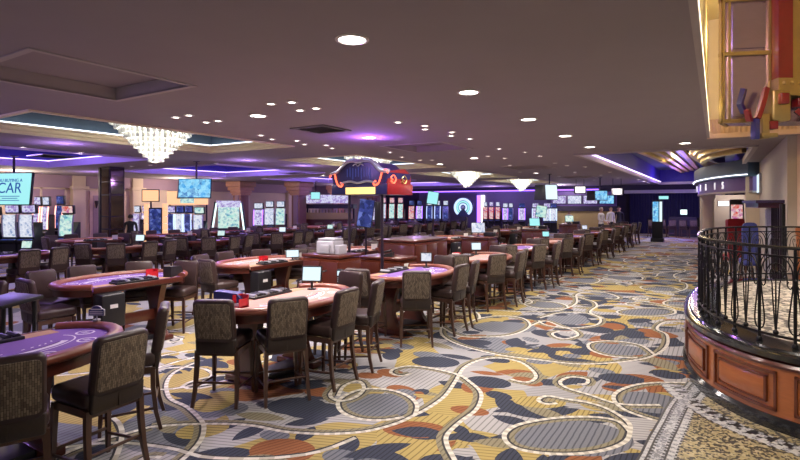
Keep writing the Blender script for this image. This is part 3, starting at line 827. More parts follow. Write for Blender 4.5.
# ------------------------------------------------------------------ hanging drum over the balcony
DZ = 7.0                                     # distance of the drum's front corner
dx0, dy0 = onz(770, DZ)
dr = thing('hanging_drum', 'huge faceted metal drum with red and gold pilasters hanging in the opening above the balcony', 'decoration', (dx0, dy0, 0), PHI)
U = DZ / FPX
def HP(py): return EYE + (204 - py) * U
def XP(px): return (px - 770) * U
TOPH = 5.58
BOT = HP(122)
OUT = [(-.30, .42), (XP(727), .12), (XP(771), .02), (XP(842), .02), (XP(886), .12), (1.35, .42)]
def face(name, m_, p, q, u0, u1, z0, z1, o0, o1, bev=.0, smooth=30):
    """slab on the facet p-q between fractions u0..u1, heights z0..z1, standing o0..o1 proud of it"""
    p, q = Vector(p), Vector(q); d = (q - p); n = Vector((d.y, -d.x)).normalized()
    a, b = p + d * u0, p + d * u1
    pts = [a + n * o0, b + n * o0, b + n * o1, a + n * o1]
    mb = MB(); mb.prism([tuple(v) for v in pts], z0, z1)
    return mb.build(name, [m_], dr, smooth)
mb = MB(); mb.prism(OUT, BOT + .01, TOPH); mb.build('drum_skin', ['pewter'], dr)
mid_ = HP(52)
for (a, b) in ((0, 1), (1, 2), (3, 4), (4, 5)):
    p, q = OUT[a], OUT[b]
    L = (Vector(q) - Vector(p)).length; w_ = .030 / L
    for u in (0, .12, 1 - w_): face('panel_stile', 'brass', p, q, u, u + w_, BOT, TOPH, .0, .035)
    for z in (BOT, mid_ - .03, mid_ + .72): face('panel_rail', 'brass', p, q, 0, 1, z, z + .05, .0, .042)
    for z0, z1 in ((BOT + .09, mid_ - .07), (mid_ + .07, mid_ + .68), (mid_ + .82, TOPH - .05)):
        o = face('metal_panel', 'pewter', p, q, .12 + 2 * w_, 1 - 2 * w_, z0, z1, -.01, .02)
        o['label'] = 'lavender grey metal panel'
p, q = OUT[2], OUT[3]
for k in range(5):
    u0, u1 = k / 5, (k + 1) / 5
    red = k % 2 == 0
    face('band', 'red_lacquer' if red else 'brass', p, q, u0, u1, HP(84), TOPH, .0, .16 if red else .10)
face('collar', 'brass', p, q, -.03, 1.03, HP(98), HP(81), .0, .20)
for k in range(9):
    mb = MB(); mb.lathe([(.001, -.03), (.026, -.015), (.026, .015), (.001, .03)], 10, 0, (XP(774 + k * 8), -.19, HP(86))); mb.build('stud', ['brass'], dr, 60)
def bracket(c, s=1):
    def X(px): return XP(c + (px - 771) * s)
    b = MB(); b.box((X(771), -.10, HP(108)), (18 * U, .22, 30 * U), b=.03); br_ = b.build('bracket', ['brass'], dr)
    b = MB(); b.box((X(771), -.23, HP(102)), (9 * U, .08, 11 * U), b=.02); b.build('boss', ['red_lacquer'], br_)
    for pts, m_ in ((((760, 90), (754, 106), (747, 121)), 'red_lacquer'), (((747, 121), (741, 122), (737, 112)), 'red_lacquer'), (((738, 114), (732, 106), (734, 92)), 'cobalt_lacquer')):
        b = MB(); b.tube([(X(x), -.12 - .04 * k, HP(y)) for k, (x, y) in enumerate(pts)], 3.2 * U, 4); b.build('arm', [m_], br_)
    b = MB(); b.box((X(747), -.16, HP(131)), (5 * U, .10, 20 * U), b=.01); b.build('drop', ['cobalt_lacquer'], br_)
    b = MB(); b.box((X(757), -.12, HP(128)), (7 * U, .12, 24 * U), b=.01); b.build('arm_post', ['brass'], br_)
    b = MB(); b.box((X(764), -.14, HP(127)), (8 * U, .12, 8 * U), b=.01); b.build('finial', ['red_lacquer'], br_)
    b = MB(); b.box((X(759), -.14, HP(137)), (16 * U, .14, 4 * U), b=.01); b.build('foot_plate', ['brass'], br_)
bracket(771); bracket(842, -1)
b = MB(); b.tube([(XP(788), -.14, HP(112)), (XP(797), -.2, HP(123)), (XP(806), -.2, HP(123)), (XP(815), -.14, HP(112))], 3.2 * U, 4); b.build('swag', ['red_lacquer'], dr)
b = MB(); b.box((XP(800), -.08, HP(104)), (20 * U, .14, 9 * U), b=.02); b.build('boss', ['red_lacquer'], dr)
for (x_, y_) in ((1.2, .22), (.75, .22)):  # added glowing discs and spots that brighten the platform below
    b = MB(); b.lathe([(.001, -.012), (.075, -.012), (.085, 0), (.001, .0)], 20, 0, (x_, y_, BOT + .008)); b.build('drum_fill_disc', ['lamp_lens'], dr)
    p3 = Vector((dx0, dy0)) + RV * x_ + DV * y_
    spot('lamp', (p3.x, p3.y, BOT - .03), 80, (1, .94, .86), 150, .7, .07)

# ------------------------------------------------------------------ gaming chairs
def rounded(wd, hg, r, n=4):
    out = []
    for cx, cy, a0 in ((wd / 2 - r, hg / 2 - r, 0), (-wd / 2 + r, hg / 2 - r, PI / 2), (-wd / 2 + r, -hg / 2 + r, PI), (wd / 2 - r, -hg / 2 + r, 1.5 * PI)):
        for k in range(n + 1):
            a = a0 + PI / 2 * k / n
            out.append((cx + r * math.cos(a), cy + r * math.sin(a)))
    return out
# local: +y is the way the sitter faces
TILT = Matrix.Translation((0, -.215, .64)) @ Matrix.Rotation(.16, 4, 'X')     # back frame, z up along the back
def back_slab(wd, h0, h1, y0, y1, r, inset=0.0, mi=0, mb=None):
    mb = mb or MB()
    # rounded slab standing in the tilted back plane, softly pillowed edges
    out = rounded(wd, h1 - h0, r)
    rings = [(1.0 if not inset else 1.0, y0), ]
    n = len(out); vs = []
    lv = [(.93, y0), (1.0, y0 + (y1 - y0) * .25), (1.0, y0 + (y1 - y0) * .75), (.93, y1)]
    cz = (h0 + h1) / 2
    for sc, y in lv:
        for x, z in out:
            ex = math.copysign(max(0, abs(x) - (1 - sc) * .2), x); ez = math.copysign(max(0, abs(z) - (1 - sc) * .2), z)
            vs.append(TILT @ Vector((ex, y - .06 * ((x / wd * 2) ** 2 - 1) * -.25, cz + ez)))
    fs = [tuple(range(n)), tuple(range(4 * n - 1, 3 * n - 1, -1))]
    for i in range(3):
        for k in range(n): fs.append((i * n + k, (i + 1) * n + k, (i + 1) * n + (k + 1) % n, i * n + (k + 1) % n))
    mb.add(vs, fs, mi)
    return mb
def chair_meshes():
    d = {}
    mb = MB()
    mb.box((0, .01, .615), (.44, .46, .125), b=.045)
    d['seat'] = (mb, ['leather_brown'])
    mb = back_slab(.405, .0, .435, -.035, .045, .05)
    d['backrest'] = (mb, ['leather_brown'])
    mb = back_slab(.352, .048, .405, -.046, -.030, .03)
    d['back_panel'] = (mb, ['woven_upholstery'])
    mb = MB(); mb.box((0, -.222, .60), (.40, .05, .15), R=Matrix.Rotation(.10, 3, 'X'), b=.015); mb.box((0, -.249, .60), (.012, .006, .13))
    d['back_skirt'] = (mb, ['leather_trim'])
    mb = MB()
    for sx in (-1, 1): mb.box((sx * .195, 0, .525), (.025, .40, .055))
    for sy in (-1, 1): mb.box((0, sy * .195, .525), (.39, .025, .055))
    d['seat_frame'] = (mb, ['chair_wood'])
    d['legs'] = []
    for sx in (-1, 1):
        for sy in (-1, 1):
            mb = MB()
            if sy < 0: pts = [(sx * .200, -.195, .55), (sx * .205, -.198, .38), (sx * .212, -.222, .16), (sx * .222, -.262, 0)]
            else: pts = [(sx * .200, .195, .55), (sx * .208, .205, .25), (sx * .215, .215, 0)]
            mb.tube(pts, [.029, .027, .024, .020] if sy < 0 else [.028, .024, .019], 4)
            d['legs'].append(mb)
    d['stretch'] = []
    mb = MB(); mb.tube([(-.205, .208, .20), (.205, .208, .20)], .014, 6); d['stretch'].append(mb)
    mb = MB(); mb.tube([(-.208, -.212, .235), (.208, -.212, .235)], .012, 6); d['stretch'].append(mb)
    for sx in (-1, 1):
        mb = MB(); mb.tube([(sx * .209, .207, .16), (sx * .211, -.215, .19)], .012, 6); d['stretch'].append(mb)
    return d
CD = chair_meshes()
def make_chair():
    t = thing('gaming_chair', 'x', 'chair')
    CD['seat'][0].build('seat', CD['seat'][1], t, 50)
    b = CD['backrest'][0].build('backrest', CD['backrest'][1], t, 50)
    o = CD['back_panel'][0].build('back_panel', CD['back_panel'][1], b, 50); o['label'] = 'woven tan basket-weave back panel'
    CD['back_skirt'][0].build('back_skirt', CD['back_skirt'][1], t, 50)
    CD['seat_frame'][0].build('seat_frame', CD['seat_frame'][1], t)
    for mb in CD['legs']: mb.build('leg', ['chair_wood'], t)
    for mb in CD['stretch']: mb.build('stretcher', ['chair_wood'], t)
    return t
def far_chair_mesh():
    mb = MB(); mats = ['leather_brown', 'woven_upholstery', 'chair_wood']
    mb.box((0, .01, .615), (.46, .46, .125), 0, b=.04)
    back_slab(.405, -.1, .435, -.035, .045, .05, mi=0, mb=mb)
    back_slab(.345, .065, .395, -.046, -.030, .03, mi=1, mb=mb)
    mb.box((0, 0, .525), (.40, .40, .05), 2)
    for l in CD['legs']: mb.add(l.v, l.f, 2)
    for l in CD['stretch'][:2]: mb.add(l.v, l.f, 2)
    return mb.mesh('gaming_chair', mats, 45)
CHAIR0 = make_chair(); used0 = [False]
FARM = far_chair_mesh()
def place_chair(x, y, face, label, group, detail=True):
    """x, y: the foot of the back; face: direction the sitter looks (world angle)"""
    cx, cy = x + .24 * math.cos(face), y + .24 * math.sin(face)
    rz = face - PI / 2
    if detail:
        if not used0[0]:
            used0[0] = True; t = CHAIR0; t.location = (cx, cy, 0); t.rotation_euler[2] = rz; t['label'] = label; t['group'] = group; return t
        return dup(CHAIR0, (cx, cy, 0), rz, label, group)
    o = bpy.data.objects.new('gaming_chair', FARM); COL.objects.link(o); o.location = (cx, cy, 0); o.rotation_euler[2] = rz
    return tag(o, label, 'chair', group)

# ------------------------------------------------------------------ gaming tables; local +x is the players' side
TA, TB, TCX, TCUT = .95, .65, -.10, -.55
th0 = math.acos((TCUT - TCX) / TB)
def outline(off=0.0, n=40):
    pts = []
    for k in range(n + 1):
        t = -th0 + 2 * th0 * k / n
        x, y = TCX + TB * math.cos(t), TA * math.sin(t)
        nx, ny = math.cos(t) / TB, math.sin(t) / TA; l = math.hypot(nx, ny)
        pts.append((max(TCUT, x + nx / l * off), y + ny / l * off))
    return pts
def make_table(felt, label):
    t = thing('gaming_table', label, 'table')
    mb = MB(); mb.prism(outline(-.075), .845, .902, 0)
    # printed layout on the felt
    z = .9028
    def arcline(o, w_, mi, z_=z, t0=-1.9, t1=1.9):
        n = 30; P = []
        for k in range(n + 1):
            a = t0 + (t1 - t0) * k / n
            P.append((TCX - .0 + (TB - o) * math.cos(a), (TA - o) * math.sin(a)))
        nr_ = normals(P)
        for i in range(n):
            a, b = P[i], P[i + 1]
            mb.poly([(a[0], a[1], z_), (b[0], b[1], z_), (b[0] - nr_[i + 1][0] * w_, b[1] - nr_[i + 1][1] * w_, z_), (a[0] - nr_[i][0] * w_, a[1] - nr_[i][1] * w_, z_)], mi)
    arcline(.36, .012, 1); arcline(.44, .05, 1, t0=-1.2, t1=1.2); arcline(.455, .02, 2, z + .0006, -1.1, 1.1)
    for k in range(6):
        a = -1.65 + 3.3 * k / 5
        cx_, cy_ = TCX + (TB - .24) * math.cos(a), (TA - .24) * math.sin(a)
        ring_o = [(cx_ + .075 * math.cos(2 * PI * j / 16), cy_ + .075 * math.sin(2 * PI * j / 16), z) for j in range(16)]
        mb.poly(ring_o, 1)
        mb.poly([(cx_ + .058 * math.cos(2 * PI * j / 16), cy_ + .058 * math.sin(2 * PI * j / 16), z + .0006) for j in range(16)], 0)
        for j in range(3):
            mb.box((cx_ - .02 + j * .02, cy_, z + .0010), (.008, .05, .0005), 1)
    for o_, n_, hw in ((.52, 16, .022), (.13, 26, .014)):
        for k in range(n_):
            a = -1.35 + 2.7 * k / (n_ - 1)
            if k % 5 == 4: continue
            mb.box((TCX + (TB - o_) * math.cos(a), (TA - o_) * math.sin(a), z), (.012, hw * 1.4, .0006), 1, Matrix.Rotation(a, 3, 'Z'))
    mb.box((TCUT + .14, 0, z), (.16, 1.2, .001), 3)
    mb.build('felt_top', [felt, 'felt_print', 'felt_print_dark', 'felt_tan'], t, 30, fix=False)
    # padded arm rail on the curved side
    mb = MB(); ol = outline(-.055, 44)
    prof = [(.058 * math.cos(2 * PI * k / 12) * (1.0), .912 + .040 * math.sin(2 * PI * k / 12)) for k in range(12)]
    mb.sweep(ol, prof); mb.build('arm_rail', ['rail_leather'], t, 60)
    mb = MB(); mb.sweep(outline(-.07, 44), [(-.02, .79), (.02, .79), (.026, .82), (.02, .875), (-.02, .875)]); mb.build('rim', ['mahogany'], t)
    mb = MB(); mb.box((TCUT + .012, 0, .865), (.03, 1.30, .075), b=.008); mb.build('dealer_edge', ['mahogany'], t)
    mb = MB(); mb.prism(outline(-.12), .80, .845); mb.build('underside', ['plastic_black'], t)
    # chip tray
    mb = MB(); mb.box((TCUT + .13, .03, .915), (.20, .62, .03), b=.008); tr = mb.build('chip_tray', ['plastic_black'], t)
    for k in range(9):
        mb = MB(); mb.tube([(TCUT + .05, -.235 + k * .066, .932), (TCUT + .21, -.235 + k * .066, .932)], .024, 8); mb.build('chip_row', [('plastic_grey', 'plastic_black', 'plastic_black')[k % 3]], tr)
    # drop box
    mb = MB(); mb.box((TCUT - .05, .48, .60), (.22, .31, .44), b=.02); db = mb.build('drop_box', ['plastic_black'], t)
    mb = MB(); mb.box((TCUT - .163, .48, .66), (.006, .10, .05)); mb.build('drop_box_label', ['paper'], db)
    # pedestals
    for sy in (-1, 1):
        mb = MB()
        prof = smooth_path([(-.46, .80), (-.40, .62), (-.36, .40), (-.42, .18), (-.52, .07)], 4) + smooth_path([(-.02, .07), (-.10, .18), (-.15, .40), (-.10, .62), (-.04, .80)], 4)
        mb.prism([(x, z_) for x, z_ in prof], -.045, .045, 0, Matrix.Translation((0, sy * .40, 0)) @ Matrix.Rotation(PI / 2, 4, 'X'))
        pd = mb.build('pedestal', ['mahogany'], t)
        mb = MB(); mb.box((-.27, sy * .40, .035), (.62, .16, .07), b=.015); mb.build('pedestal_foot', ['mahogany'], pd)
    mb = MB(); mb.box((-.27, 0, .36), (.05, .72, .16), b=.01); mb.build('stretcher', ['mahogany'], t)
    mb = MB(); mb.box((-.22, 0, .045), (.30, .62, .06), b=.01); mb.build('foot_plinth', ['plastic_black'], t)
    return t
TP = make_table('felt_purple', 'x'); TR = make_table('felt_red', 'x')
tused = {TP.name: False, TR.name: False}
def place_table(proto, x, y, rz, label, group):
    if not tused[proto.name]:
        tused[proto.name] = True; proto.location = (x, y, 0); proto.rotation_euler[2] = rz; proto['label'] = label; proto['group'] = group
        return proto
    return dup(proto, (x, y, 0), rz, label, group)

# back foot of each chair relative to the table, and the way it faces
STD = [(-.03, -1.07, 2.05), (.53, -.60, 2.62), (.73, .15, PI + .02), (.62, .76, PI + .22), (-.14, 1.22, -1.60)]
jit = random.Random(3)
def seat_round(x, y, flip, rowname, tn, group, spots=None, detail=True, what='brown woven-back chair'):
    sp = spots or STD
    for i, (dx, dy, f) in enumerate(sp):
        if flip: dx, dy, f = -dx, -dy, f + PI
        place_chair(x + dx + jit.uniform(-.012, .012), y + dy + jit.uniform(-.012, .012), f + jit.uniform(-.05, .05), '%s, %s %s the %s table of %s' % (what, ORD[i], 'round', ORD[tn], rowname), group, detail)

# row beside the aisle
ROWA = [(-4.45, 1.58), (-4.17, 4.36), (-4.06, 7.02), (-4.02, 9.66), (-4.02, 12.3), (-4.02, 14.95), (-4.0, 17.6), (-4.0, 20.25), (-4.0, 22.9), (-4.0, 25.5), (-4.0, 28.1)]
AD = ['purple-felt table with small placard at the front of the aisle row', 'pale red-felt table with lit touch screen, second in the aisle row', 'purple-felt table with small card display, third in the aisle row, before the wooden counter']
for i, (x, y) in enumerate(ROWA):
    lab = AD[i] if i < 3 else '%s-felt gaming table, %s in the row along the aisle' % ('red' if i % 2 else 'purple', ORD[i])
    place_table(TR if i in (1, 3, 5, 8) else TP, x, y, 0, lab, 'gaming tables along the aisle')
    g = 'chairs at the aisle row of tables'
    if i == 0:
        sp = [(.735, -.185, 2.74), (.75, .50, PI + .08), (.06, 1.27, -2.2)]
        tl = ['woven-back brown chair cut off by the picture edge at the placard table', 'brown woven-back chair standing between the placard table and the open aisle', 'brown chair turned side-on at the far tip of the placard table']
        for k, (dx, dy, f) in enumerate(sp): place_chair(x + dx, y + dy, f, tl[k], g)
    elif i == 1:
        sp = [(-.01, -1.06, 2.05), (.52, -.61, 2.60), (.69, .10, PI + .06), (.62, .80, PI + .36), (-.12, 1.24, -1.62)]
        tl = ['brown woven-back chair at the near tip of the red table, beside its red cup', 'brown woven-back chair, middle of three along the aisle side of the red table', 'brown woven-back chair below the lit touch screen at the red table', 'brown chair seen edge-on at the far curve of the red table', 'brown chair showing its smooth leather front at the far tip of the red table']
        for k, (dx, dy, f) in enumerate(sp): place_chair(x + dx, y + dy, f, tl[k], g)
    else:
        seat_round(x, y, False, 'the aisle row', i, g, [(-.34, -1.06, 1.70), (.50, -.84, 2.2), (.71, .16, PI + .0), (.66, .78, PI + .25), (-.14, 1.24, -1.6)] if i == 2 else None, detail=i < 6)
# across the pit
for i in range(9):
    x, y = -7.42 - (.0 if i else .0), 1.55 + 2.64 * i
    if i == 0: x = -7.5
    place_table(TP if i in (1, 4, 7) else TR, x, y, PI, '%s-felt gaming table, %s in the row across the pit from the aisle row' % ('purple' if i in (1, 4, 7) else 'red', ORD[i]), 'gaming tables across the pit')
    seat_round(x, y, True, 'the row across the pit', i, 'chairs at the row across the pit', detail=i < 4)
# second pit
for i in range(9):
    x, y = -12.75, 4.75 + 2.64 * i
    place_table(TR if i % 2 else TP, x, y, 0, '%s-felt gaming table, %s in the near row of the second pit' % ('red' if i % 2 else 'purple', ORD[i]), 'gaming tables in the second pit')
    seat_round(x, y, False, "the second pit's near row", i, 'chairs in the second pit', detail=False)
for i in range(8):
    x, y = -16.2, 8.2 + 2.64 * i
    place_table(TP if i % 2 else TR, x, y, PI, '%s-felt gaming table, %s in the far row of the second pit' % ('purple' if i % 2 else 'red', ORD[i]), 'gaming tables in the second pit')
    seat_round(x, y, True, "the second pit's far row", i, 'chairs in the second pit', detail=False)
# cross row before the far window wall
for i, x in enumerate((-3.3, -2.75, -2.2, -1.65, -1.1, -.55)):
    place_chair(x, 34.2 + .1 * (i % 2), PI / 2 + .2 * (i % 3 - 1), 'violet-lit brown chair, %s from the end curtain in the last cross row' % ORD[5 - i], 'chairs in the last cross row', False)
place_table(TP, -2.2, 35.6, -PI / 2, 'dark gaming table at the end of the room before the navy drapes', None) if False else None

# ------------------------------------------------------------------ things on the tables
def L(tx, ty, dx, dy, flip=False):
    return (tx - dx, ty - dy) if flip else (tx + dx, ty + dy)
FZ = .9035
def discard(name, label, x, y, m_='plastic_red', rz=0):
    t = thing(name, label, 'card holder', (x, y, FZ), rz)
    mb = MB()
    mb.box((0, 0, .008), (.11, .13, .016)); mb.box((0, .057, .07), (.11, .012, .12)); mb.box((-.049, 0, .07), (.012, .13, .12)); mb.box((.049, -.0, .05), (.012, .13, .09))
    mb.build('holder', [m_], t)
    mb = MB(); mb.box((0, -.005, .03), (.075, .10, .03), b=.004); mb.build('card_deck', ['paper'], t)
    return t
def shoe(label, x, y, rz=0, m_='plastic_black'):
    t = thing('card_shoe', label, 'card shoe', (x, y, FZ), rz)
    mb = MB(); mb.prism([(-.16, 0), (.14, 0), (.17, .05), (.10, .14), (-.16, .16)], -.065, .065, 0, Matrix.Rotation(PI / 2, 4, 'X')); mb.build('body', [m_], t)
    mb = MB(); mb.box((.15, 0, .05), (.02, .08, .05), R=Matrix.Rotation(.6, 3, 'Y')); mb.build('card_mouth', ['paper'], t)
    return t
def touch(name, label, x, y, h0, rz, w_=.24, hh=.18, scr='screen_white', stand=.10):
    t = thing(name, label, 'screen', (x, y, h0), rz)
    mb = MB(); mb.lathe([(.06, 0), (.06, .012), (.016, .02), (.016, stand)], 14); mb.build('stand', ['plastic_black'], t)
    R = Matrix.Rotation(-.2, 3, 'X')
    mb = MB(); mb.box((0, .01, stand + hh / 2), (w_, .03, hh), R=R, b=.008); mb.build('bezel', ['plastic_black'], t)
    mb = MB(); mb.box((0, -.008, stand + hh / 2), (w_ - .03, .008, hh - .03), R=R); mb.build('screen', [scr], t)
    return t
def placard(label, x, y, rz):
    t = thing('table_placard', label, 'sign', (x, y, .952), rz); t.scale = (.72, .72, .72)
    mb = MB(); mb.box((0, 0, .012), (.07, .06, .024), b=.004); mb.box((0, 0, .04), (.012, .012, .06)); mb.build('foot', ['plastic_grey'], t)
    out = [(-.10, 0), (.10, 0), (.10, .075)] + [(.06 * math.cos(a), .095 + .03 * math.sin(a)) for a in [PI * k / 8 for k in range(9)]] + [(-.10, .075)]
    R4 = Matrix.Translation((0, 0, .065)) @ Matrix.Rotation(PI / 2, 4, 'X')
    mb = MB(); mb.prism(out, -.008, .008, 0, R4); mb.build('border', ['plastic_grey'], t)
    mb = MB(); mb.prism([(x_ * .9, .006 + z_ * .9) for x_, z_ in out], .007, .011, 0, R4); f = mb.build('face', ['plastic_blue'], t)
    for k, (ww, zz) in enumerate(((.14, .145), (.16, .115), (.16, .09))):
        mb = MB(); mb.box((0, -.012, zz), (ww, .003, .010 if k else .014)); mb.build('print_line', ['paper'], f)
    return t
placard('small arched blue placard on the tip of the front purple table', -4.72, 2.455, .55)
touch('touch_screen', 'lit white touch screen on the dealer side of the pale red table', -4.42, 4.98, FZ, -.75 + 1.2, .26, .20)
shoe('dark blue card shoe at the near end of the pale red table', -4.46, 3.72, .4, 'plastic_blue')
discard('discard_holder', 'red cup-like card holder beside the blue card shoe', -4.30, 3.72)
touch('card_display', 'small blue and white card display on the third aisle table', -4.25, 7.72, FZ, .5, .20, .16, 'game_ice')
shoe('black card shoe on the purple table across the pit', -7.05, 4.80, 2.0)
discard('discard_holder', 'red card holder on the purple table across the pit', -7.12, 4.50)
discard('discard_holder', 'red card holder on the second table across the pit', -7.15, 6.72)
touch('touch_screen', 'small pale tablet angled beside the second table across the pit', -7.02, 7.35, FZ, .9, .26, .16, 'screen_white', .05)
cnt = 0
for i, (x, y) in enumerate(ROWA[3:9]):
    discard('discard_holder', 'red card holder on the %s table of the aisle row' % ORD[i + 3], x - .38, y - .42, group_ if False else 'plastic_red')
    if i % 2 == 0: touch('touch_screen', 'small dealer screen on the %s table of the aisle row' % ORD[i + 3], x - .38, y + .56, FZ, .6, .22, .17, ('screen_white', 'game_ice', 'screen_cyan')[i % 3])
for i in range(1, 7):
    y = 4.75 + 2.64 * (i - 1)
    touch('touch_screen', 'small dealer screen on the %s table of the second pit\'s near row' % ORD[i - 1], -13.12, y + .56, FZ, .6, .24, .18, ('screen_white', 'game_teal')[i % 2])
    shoe('black card shoe on the %s table of the second pit\'s near row' % ORD[i - 1], -13.10, y - .52, 2.0)

def limit_card(label, x, y, rz):
    t = thing('limit_card', label, 'sign', (x, y, FZ), rz)
    mb = MB(); mb.box((0, 0, .006), (.10, .06, .012)); mb.build('foot', ['plastic_black'], t)
    mb = MB(); mb.box((0, 0, .075), (.15, .012, .13)); mb.build('card', ['paper'], t)
    return t
for i in range(2, 9): limit_card('small white upright card on the %s table across the pit' % ORD[i], -6.98, 1.55 + 2.64 * i + .62, .9)
for i in range(0, 8): limit_card('small white upright card on the %s table of the second pit\'s far row' % ORD[i], -15.78, 8.2 + 2.64 * i + .55, .9)
for i in range(3, 9): limit_card('small white upright card on the %s table of the aisle row' % ORD[i], ROWA[i][0] - .30, ROWA[i][1] - .62, .7)

# ------------------------------------------------------------------ pit furniture
def cabinet(name, label, x, y, sx, sy, h, doors_front, doors_side, rz=0):
    t = thing(name, label, 'cabinet', (x, y, 0), rz)
    mb = MB(); mb.box((0, 0, h / 2 - .02), (sx, sy, h - .10)); mb.build('body', ['cherry_dark'], t)
    mb = MB(); mb.box((0, 0, .035), (sx - .06, sy - .06, .07)); mb.build('plinth', ['plastic_black'], t)
    mb = MB(); mb.box((0, 0, h - .03), (sx + .05, sy + .05, .05), b=.012); mb.build('counter_top', ['mahogany'], t)
    for k in range(doors_front):
        wd = sx / doors_front
        mb = MB(); cx_ = -sx / 2 + wd * (k + .5)
        mb.box((cx_, -sy / 2 - .010, h / 2 - .02), (wd - .02, .022, h - .20), b=.006); d = mb.build('door', ['mahogany'], t)
        mb = MB(); mb.lathe([(.012, 0), (.016, .012), (.001, .022)], 10); o = mb.build('knob', ['brass'], d); o.location = (cx_ + (wd / 2 - .06) * (1 if k % 2 == 0 else -1), -sy / 2 - .022, h * .55); o.rotation_euler = (PI / 2, 0, 0)
    for k in range(doors_side):
        wd = sy / doors_side
        mb = MB(); cy_ = -sy / 2 + wd * (k + .5)
        mb.box((sx / 2 + .010, cy_, h / 2 - .02), (.022, wd - .02, h - .20), b=.006); mb.build('side_panel', ['mahogany'], t)
    return t
cabinet('pit_cabinet', 'dark cherry pit cabinet carrying the printer, before the neon sign', -5.98, 7.28, .82, .62, 1.10, 2, 1)
cabinet('pit_counter', 'low cherry desk unit behind the neon sign pole', -5.62, 8.62, .95, .60, .96, 2, 1)
cabinet('pit_counter', 'long tall cherry wood counter behind the third aisle table', -5.95, 10.2, .95, 1.5, 1.22, 1, 3)
for k, y in enumerate((13.6, 18.9, 24.2)):
    cabinet('pit_cabinet', 'dark cherry pit cabinet, %s beyond the long tall counter' % ORD[k], -5.75, y, .8, .7, 1.08, 2, 1)
    touch('touch_screen', 'pale screen on the %s pit cabinet beyond the long counter' % ORD[k], -5.75, y - .1, 1.077, .6, .40, .30, ('game_ice', 'screen_cyan', 'game_teal')[k])
    mb = MB(); mb.box((0, 0, .06), (.30, .22, .12), b=.015); bx = mb.build('black_box', ['plastic_black'], loc=(-5.5, y + .15, 1.077)); tag(bx, 'black box lying beside the screen on the %s far pit cabinet' % ORD[k], 'box')
pr = thing('office_printer', 'white and grey printer on top of the pit cabinet', 'printer', (-6.02, 7.28, 1.097), .1); pr.scale = (.82, .82, .9)
mb = MB(); mb.box((0, 0, .13), (.46, .42, .26), b=.025); mb.build('body', ['plastic_white'], pr)
mb = MB(); mb.box((0, .02, .285), (.44, .36, .05), b=.02); mb.build('lid', ['plastic_grey'], pr)
mb = MB(); mb.box((.02, -.235, .10), (.24, .06, .17), b=.01); mb.build('paper_tray', ['plastic_grey'], pr)
mb = MB(); mb.box((.30, -.02, .09), (.12, .30, .18), b=.01); mb.build('side_feeder', ['plastic_white'], pr)
kp = thing('keypad_box', 'black keypad with lit blue display on the cabinet corner', 'keypad', (-5.50, 6.93, .62), .25)
mb = MB(); mb.box((0, 0, .13), (.13, .06, .26), b=.015); mb.build('body', ['plastic_black'], kp)
mb = MB(); mb.box((0, -.032, .19), (.09, .008, .08)); mb.build('screen', ['screen_white'], kp)
mb = MB()
for r_ in range(3):
    for c_ in range(3): mb.box((-.03 + c_ * .03, -.033, .05 + r_ * .03), (.02, .008, .02))
mb.build('keypad', ['plastic_grey'], kp)
mb = MB(); mb.box((0, .0, -.31), (.05, .05, .62)); mb.box((0, 0, -.61), (.18, .18, .02)); mb.build('stem', ['plastic_black'], kp)
tel = thing('desk_phone', 'black desk telephone on the low cherry desk unit', 'telephone', (-5.55, 8.5, .957), .3)
mb = MB(); mb.prism([(-.11, 0), (.11, 0), (.11, .09), (-.11, .03)], -.09, .09, 0, Matrix.Rotation(PI / 2, 4, 'X')); mb.build('base', ['plastic_black'], tel)
mb = MB(); mb.tube([(-.09, -.06, .07), (-.06, -.06, .09), (.06, -.06, .12), (.09, -.06, .115)], [.03, .018, .018, .03], 8); mb.build('handset', ['plastic_black'], tel)
nt_ = thing('notice_card', 'small red and white notice on the low cherry desk front', 'notice', (-5.14, 8.50, .62), 0)
mb = MB(); mb.box((.012, 0, 0), (.010, .14, .26)); mb.build('card', ['plastic_red'], nt_)
mb = MB(); mb.box((.018, 0, .17), (.008, .16, .10)); mb.build('header', ['paper'], nt_)
ft = thing('folded_stand', 'slim dark tilted reading stand in the pit by the pale red table', 'stand', (-5.42, 6.1, 0), .3)
mb = MB(); mb.tube([(0, 0, 0), (0, 0, .84)], .025, 8); mb.lathe([(.16, 0), (.16, .02), (.03, .04)], 16); mb.build('post', ['plastic_black'], ft)
mb = MB(); mb.box((0, 0, .87), (.42, .30, .025), R=Matrix.Rotation(-.35, 3, 'Y'), b=.006); mb.build('top', ['plastic_black'], ft)
ft = thing('folded_stand', 'black slanted-top pit stand at the near end of the pit', 'stand', (-6.25, 2.35, 0), .2)
mb = MB(); mb.box((0, 0, 1.0), (.5, .42, .04), R=Matrix.Rotation(.1, 3, 'X'), b=.01); mb.build('top', ['plastic_black'], ft)
for sx in (-1, 1):
    for sy in (-1, 1):
        mb = MB(); mb.tube([(sx * .19, sy * .15, .98), (-sx * .05 + sx * .22, sy * .16, 0)], .02, 6); mb.build('leg', ['plastic_black'], ft)

